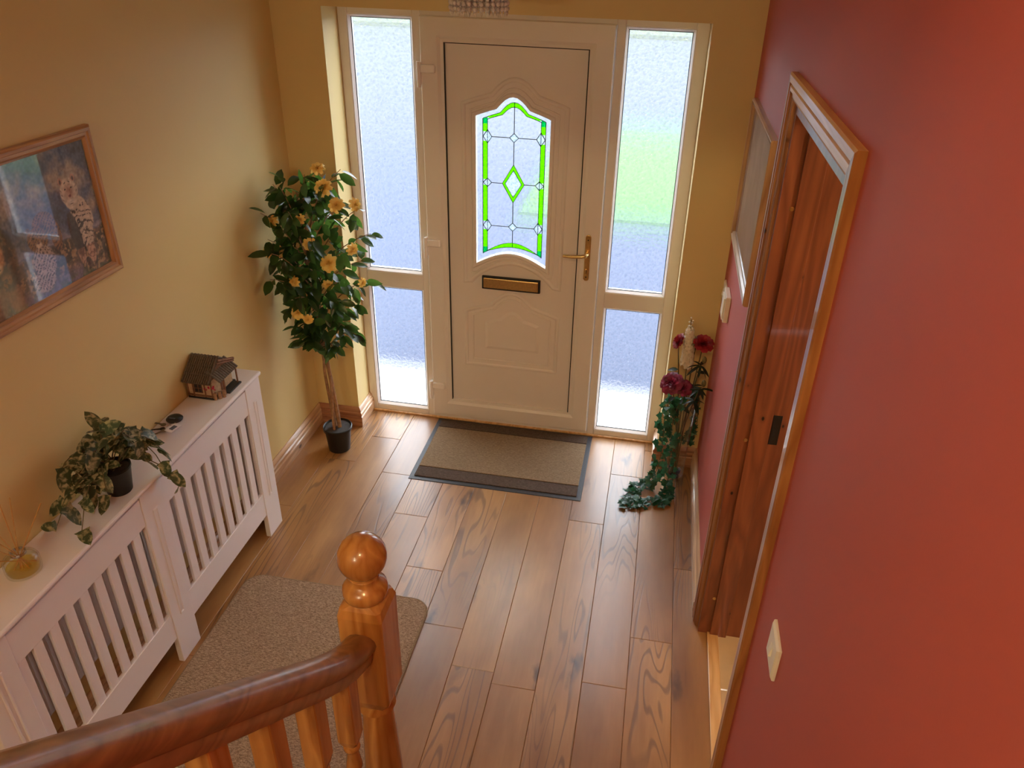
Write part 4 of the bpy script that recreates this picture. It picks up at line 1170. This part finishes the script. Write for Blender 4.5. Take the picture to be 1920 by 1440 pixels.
# ------------------------------------------------------------------ model cottage
HX0, HX1, HY0, HY1 = -.226, -.122, -1.248, -1.105
hs = empty('model_cottage', ((HX0 + HX1) / 2, (HY0 + HY1) / 2, ZS), 'small model cottage with a dark tiled roof at the far end of the radiator cover', 'ornament')
MB().box(HX0 - .002, HY0 - .003, ZS, HX1 + .006, HY1 + .012, ZS + .008).build('base', 'model_dark', hs, bevel=.002)
hw = MB().box(HX0, HY0, ZS + .008, HX1, HY1, ZS + .083).build('wall', 'model_plaster', hs, bevel=.001)
ym = (HY0 + HY1) / 2
q = MB(); q.loft([[(x, HY0, ZS + .083), (x, HY1, ZS + .083), (x, ym, ZS + .140)] for x in (HX0, HX1)]); q.build('gable', 'model_wood', hs)
for z_ in (.012, .074): bx('timber', 'model_wood', hs, (HX0 - .002, HY0 - .003, ZS + z_), (HX1 + .002, HY0, ZS + z_ + .008), .001)
for x_ in (HX0, HX0 + .022, HX1 - .034, HX1 - .006): bx('timber', 'model_wood', hs, (x_, HY0 - .003, ZS + .010), (x_ + .006, HY0, ZS + .08), .001)
wd_ = bx('window', 'model_dark', hs, (HX0 + .032, HY0 - .0035, ZS + .030), (HX0 + .064, HY0 - .001, ZS + .068), .001)
for x_ in (HX0 + .031, HX0 + .047, HX0 + .062): bx('glazing_bar', 'model_wood', wd_, (x_, HY0 - .005, ZS + .029), (x_ + .0025, HY0 - .0035, ZS + .069))
for z_ in (.029, .048, .066): bx('glazing_bar', 'model_wood', wd_, (HX0 + .031, HY0 - .005, ZS + z_), (HX0 + .0645, HY0 - .0035, ZS + z_ + .0022))
# main roof: three courses of tile rolls on each slope
import itertools
for side in (-1, 1):
    eave = Vector((0, ym + side * .088, ZS + .078)); ridge = Vector((0, ym + side * .002, ZS + .150)); sl_ = (eave - ridge)
    nrm = Vector((0, side * .64, .77))
    q = MB(); x0_, x1_ = HX0 - .008, HX1 + .004
    q.loft([[(x, ridge.y, ridge.z), (x, eave.y, eave.z), (x, eave.y, eave.z - .004), (x, ridge.y, ridge.z - .006)] for x in (x0_, x1_)]); rf = q.build('roof', 'model_tile', hs)
    for c in range(3):
        q = MB()
        for k_ in range(13):
            xc_ = x0_ + .0045 + k_ * .0088; a = ridge + sl_ * (c / 3) + nrm * (.0015); b = ridge + sl_ * ((c + 1.04) / 3) + nrm * .0042
            q.tube([(xc_, a.y, a.z), (xc_, b.y, b.z)], .0042, 6)
        q.build('tile_course', 'model_tile', rf, True)
q = MB()
for k_ in range(9): q.ball((HX0 - .002 + k_ * .0135, ym, ZS + .152), .0062, 8, 5)
q.build('ridge_tiles', 'model_tile', hs, True)
# porch roof on the hall side, sloping outwards, with its own rolls
q = MB()
for k_ in range(11):
    yy = HY0 + .012 + k_ * .0125; q.tube([(HX1 - .020, yy, ZS + .118), (HX1 + .006, yy, ZS + .100), (HX1 + .034, yy, ZS + .078)], .0052, 6)
q.build('porch_roof', 'model_tile', hs, True)
q = MB(); q.tube([(HX1 + .004, HY0 + .06, ZS + .142), (HX1 + .026, HY1 - .01, ZS + .118)], .006, 6); q.tube([(HX1 + .004, HY0 + .05, ZS + .134), (HX1 + .026, HY1 - .012, ZS + .110)], .004, 6); q.build('barge_board', 'model_wood', hs, True)
for y_ in (HY0 + .045, HY1 - .005): MB().tube([(HX1 + .024, y_, ZS + .003), (HX1 + .024, y_, ZS + .082)], .0035, 8).build('porch_post', 'model_wood', hs, True)
bx('door', 'model_wood', hs, (HX1, ym - .014, ZS + .008), (HX1 + .003, ym + .014, ZS + .062), .001)
bx('porch_step', 'model_dark', hs, (HX1, HY0 + .055, ZS), (HX1 + .036, HY1 + .004, ZS + .007), .002)
for i, (x_, y_) in enumerate(((HX1 + .004, HY0 + .004), (HX1 + .016, HY0 + .016), (HX1 + .026, HY0 + .030))):
    MB().tube([(x_, y_, ZS + .001), (x_, y_, ZS + .030)], .0075, 10).build('log', 'model_log', hs, True)
q = MB(); random.seed(2)
for i in range(16): q.ball((HX1 - .014 + rv(-.016, .020), HY0 - .004 + rv(-.003, .014), ZS + .052 + rv(-.012, .010)), rv(.0028, .0045), 6, 4)
q.build('flowers', 'model_flower', hs, True)

# ------------------------------------------------------------------ vase, flowers and ivy by the right wall
VX, VY = 1.715, -.325
vs_ = empty('glass_vase', (VX, VY, 0), 'tall flared clear glass vase on the floor in the corner by the red wall', 'vase')
MB().lathe([(.001, 0), (.052, 0), (.054, .004), (.050, .02), (.048, .06), (.052, .2), (.060, .36), (.072, .500), (.0735, .504), (.070, .504), (.058, .36), (.049, .2), (.0455, .06), (.044, .03), (.001, .022)], (VX, VY, 0), 36, False).build('glass', 'clear_glass', vs_, True)
q = MB(); random.seed(8)
for i in range(46): a = rv(0, 2 * PI); r_ = .034 * math.sqrt(rv(0, 1)); q.ball((VX + r_ * math.cos(a), VY + r_ * math.sin(a), .032 + rv(0, .05)), rv(.005, .008), 6, 4)
o = q.build('glass_pebbles', 'amethyst_glass', vs_); tag(o, kind='stuff')
RO = [(4, 8, .74, .36, .02), (5, 18, .80, .56, .08), (5, 28, .84, .70, .14), (6, 40, .86, .80, .20), (7, 54, .88, .86, .24), (7, 70, .90, .88, .22)]
rW = bloom_mesh('rose_bloom_wine', .052, 'wine_petal', RO, cup=.8); rR = bloom_mesh('rose_bloom_red', .044, 'red_petal', RO, cup=.3)
roseleaf = leaf_mesh('rose_leaf', .05, .03, 'lily_leaf', .2, .25, 4)


def stem_thing(name, label, cat, head, top_bend, group=None):
    r = empty(name, (VX, VY, .05), label, cat, group)
    a = Vector((VX + rv(-.02, .02), VY + rv(-.02, .02), .05)); m1 = Vector((VX + (head[0] - VX) * .25, VY + (head[1] - VY) * .25, .42))
    pth = bezier(a, m1, head, 10); MB().tube(pth, .003, 6).build('stem', 'vine_stem', r, True); return r, pth


for nm, lb_, me_, hd2, ax_, s_ in (('rose', 'large wine-red open rose leaning left over the vase rim', rW, (1.640, -.40, .615), (-.5, -.55, .75), 1.0),
                                  ('rose', 'wine-red rose just behind and right of the large open one', rW, (1.703, -.385, .590), (.1, -.7, .7), .72),
                                  ('rose', 'dark red rose left of the white flower spike', rR, (1.652, -.30, .785), (-.8, -.2, .5), .85),
                                  ('rose', 'dark red rose at the top right against the red wall', rR, (1.765, -.34, .805), (.1, -.5, .8), 1.0)):
    r, pth = stem_thing(nm, lb_, 'rose', hd2, 0)
    v = Vector(ax_).normalized(); mw = (v.to_track_quat('Z', 'Y').to_matrix() * s_).to_4x4(); mw.translation = Vector(hd2) - v * .012
    inst('bloom', me_, mw, r)
    for j in range(2):
        inst('leaf', roseleaf, orient(pth[8 - j], Vector((rv(-1, 1), rv(-1, 0), rv(-.2, .4))), (0, -.3, 1)), r)
# white flower spike
r, pth = stem_thing('delphinium', 'tall white flower spike rising from the middle of the vase', 'flower', (1.705, -.31, .66), 0)
MB().tube([(1.705, -.31, .65), (1.702, -.312, .78), (1.696, -.312, .905)], .0022, 6).build('stem', 'vine_stem', r, True)
fl_ = bloom_mesh('floret', .021, 'white_petal', [(5, 78, 1.0, .55, .02), (4, 40, .6, .4, .02)], cup=.3)
random.seed(31)
for i in range(64):
    t_ = i / 63; z = .665 + .185 * t_; a = i * 2.4; rr_ = .024 * (1 - .45 * t_)
    v = Vector((math.cos(a), math.sin(a), .25)).normalized(); mw = (v.to_track_quat('Z', 'Y').to_matrix() * rv(.85, 1.1) * (1 - .3 * t_)).to_4x4(); mw.translation = Vector((1.705 - .008 * t_, -.312, z)) + v * rr_
    inst('floret', fl_, mw, r)
for i in range(7):
    a = i * 2.4; z = .858 + i * .0085; MB().ball((1.698 + .008 * math.cos(a), -.312 + .008 * math.sin(a), z), .0062 - i * .0004, 8, 6).build('bud', 'white_petal', r, True)
# lily foliage
lilyleaf = leaf_mesh('lily_leaf', .085, .022, 'lily_leaf', .2, .35, 5); sage = leaf_mesh('sage_leaf', .075, .05, 'sage_leaf', .2, .15, 5)
for nm, lb_, top, zs, ln_ in (('lily_stem', 'dark green whorled lily stem between the roses and the red wall', (1.765, -.36, .70), (.60, .68), 8),
                              ('lily_stem', 'dark lower lily stem leaning towards the red wall over the vase rim', (1.775, -.40, .60), (.54, .60), 8)):
    r, pth = stem_thing(nm, lb_, 'foliage', top, 0)
    for z in zs:
        c_ = min(pth, key=lambda p: abs(p.z - z))
        for k_ in range(ln_):
            a = k_ * 2 * PI / ln_ + z * 9; d = Vector((math.cos(a), math.sin(a), rv(-.25, .2)))
            if c_.x + d.x * .085 > XR - .01: d.x *= .25
            inst('leaf', lilyleaf, orient(c_, d, (0, 0, 1), rv(-.3, .3), rv(.7, .95)), r)
    q = MB().ball(Vector(top) + Vector((.012, 0, .03)), .011, 10, 8, 1.6); q.build('bud', 'sage_leaf', r, True)
r, pth = stem_thing('sage_sprig', 'olive-green leafy sprig behind the white flower spike', 'foliage', (1.735, -.29, .79), 0)
for k_ in range(8):
    a = k_ * 2.1; inst('leaf', sage, orient(pth[-1] + Vector((0, 0, -.008 * (k_ % 4))), (math.cos(a) * .7, math.sin(a) * .5 - .2, rv(.0, .6)), (0, -.6, .8), rv(-.4, .4), rv(.6, .9)), r)

ivA, ivB = ivy_mesh('ivy_leaf_large', .036, 'ivy_leaf'), ivy_mesh('ivy_leaf_small', .026, 'ivy_leaf')


def ivy(label, path, n, spread, small=.5, zmin=.006):
    r = empty('ivy_garland', path[0], label, 'ivy'); P = []
    for i in range(len(path) - 2):
        a = (Vector(path[i]) + Vector(path[i + 1])) / 2 if i else Vector(path[0]); c = (Vector(path[i + 1]) + Vector(path[i + 2])) / 2 if i < len(path) - 3 else Vector(path[-1])
        P += bezier(a, path[i + 1], c, 8)[(1 if i else 0):]
    MB().tube(P, .0018, 5).build('vine', 'vine_stem', r, True)
    for i in range(n):
        t_ = i / (n - 1) * (len(P) - 1.001); k_ = int(t_); p = P[k_].lerp(P[min(k_ + 1, len(P) - 1)], t_ - k_)
        d = Vector((rv(-1, 1), rv(-1, 1), rv(-.8, .4))); d.normalize(); q_ = p + d * rv(0, spread)
        fl_ = q_.z < .03
        if fl_: q_.z = max(zmin, q_.z) + rv(0, .014); d.z = rv(-.05, .3)
        if q_.x + d.x * .04 > XR - .03: d.x = -abs(d.x); q_.x = min(q_.x, XR - .04)
        if q_.y + d.y * .04 > REV - .03 and q_.x > FX1 - .05: d.y = -abs(d.y); q_.y = min(q_.y, REV - .04)
        up = Vector((rv(-.3, .3), rv(-.3, .3), 1)) if fl_ else Vector((rv(-.6, .3), -1, rv(0, .9)))
        inst('leaf', ivB if random.random() < small else ivA, orient(q_, d, up, rv(-.4, .4), rv(.75, 1.15)), r)
    return r


random.seed(12)
ivy('long ivy garland hanging down the left of the vase and looping over the floor', [(1.70, -.36, .50), (1.645, -.40, .545), (1.628, -.40, .42), (1.640, -.40, .28), (1.635, -.40, .13), (1.60, -.40, .02), (1.535, -.42, .004), (1.515, -.50, .004), (1.49, -.565, .004)], 150, .028)
ivy('ivy garland wound down the front of the vase to the floor ring', [(1.69, -.40, .50), (1.668, -.410, .44), (1.675, -.405, .30), (1.682, -.395, .16), (1.69, -.42, .03), (1.68, -.50, .004), (1.62, -.535, .004), (1.555, -.545, .004), (1.50, -.575, .004)], 150, .026)
ivy('short ivy garland curling behind the vase on the red wall side', [(1.745, -.28, .50), (1.79, -.26, .50), (1.795, -.26, .38), (1.80, -.26, .30), (1.792, -.262, .23), (1.765, -.27, .21), (1.74, -.26, .235)], 60, .020)

# ------------------------------------------------------------------ chandelier
CX, CY = .878, -1.0
chd = empty('crystal_chandelier', (CX, CY, 2.52), 'small round crystal bead chandelier hanging from the hall ceiling', 'chandelier')
MB().lathe([(.001, 2.520), (.055, 2.520), (.052, 2.505), (.012, 2.498), (.006, 2.49), (.006, 2.392), (.001, 2.392)], (CX, CY, 0), 24, False).build('canopy', 'chrome', chd, True)
MB().lathe([(.001, 2.386), (.092, 2.386), (.094, 2.392), (.092, 2.398), (.001, 2.398)], (CX, CY, 0), 32, False).build('top_plate', 'chrome', chd, True)


def strand(r_, a, z0, n, br):
    q = MB(); x, y = CX + r_ * math.cos(a), CY + r_ * math.sin(a)
    for k_ in range(n): q.ball((x, y, z0 - br - k_ * br * 2.15), br, 8, 6)
    ze = z0 - n * br * 2.15; q.lathe([(.0001, -.014), (.0026, -.008), (.0034, -.003), (.0001, .001)], (x, y, ze), 6, False)
    q.build('bead_strand', 'crystal', chd, True)


for k_ in range(30): strand(.088, 2 * PI * k_ / 30, 2.386, 13 + (k_ % 2) * 0, .0068)
for k_ in range(20): strand(.062, 2 * PI * k_ / 20, 2.386, 13, .0068)
for k_ in range(11): strand(.034, 2 * PI * k_ / 11, 2.386, 13, .0068)
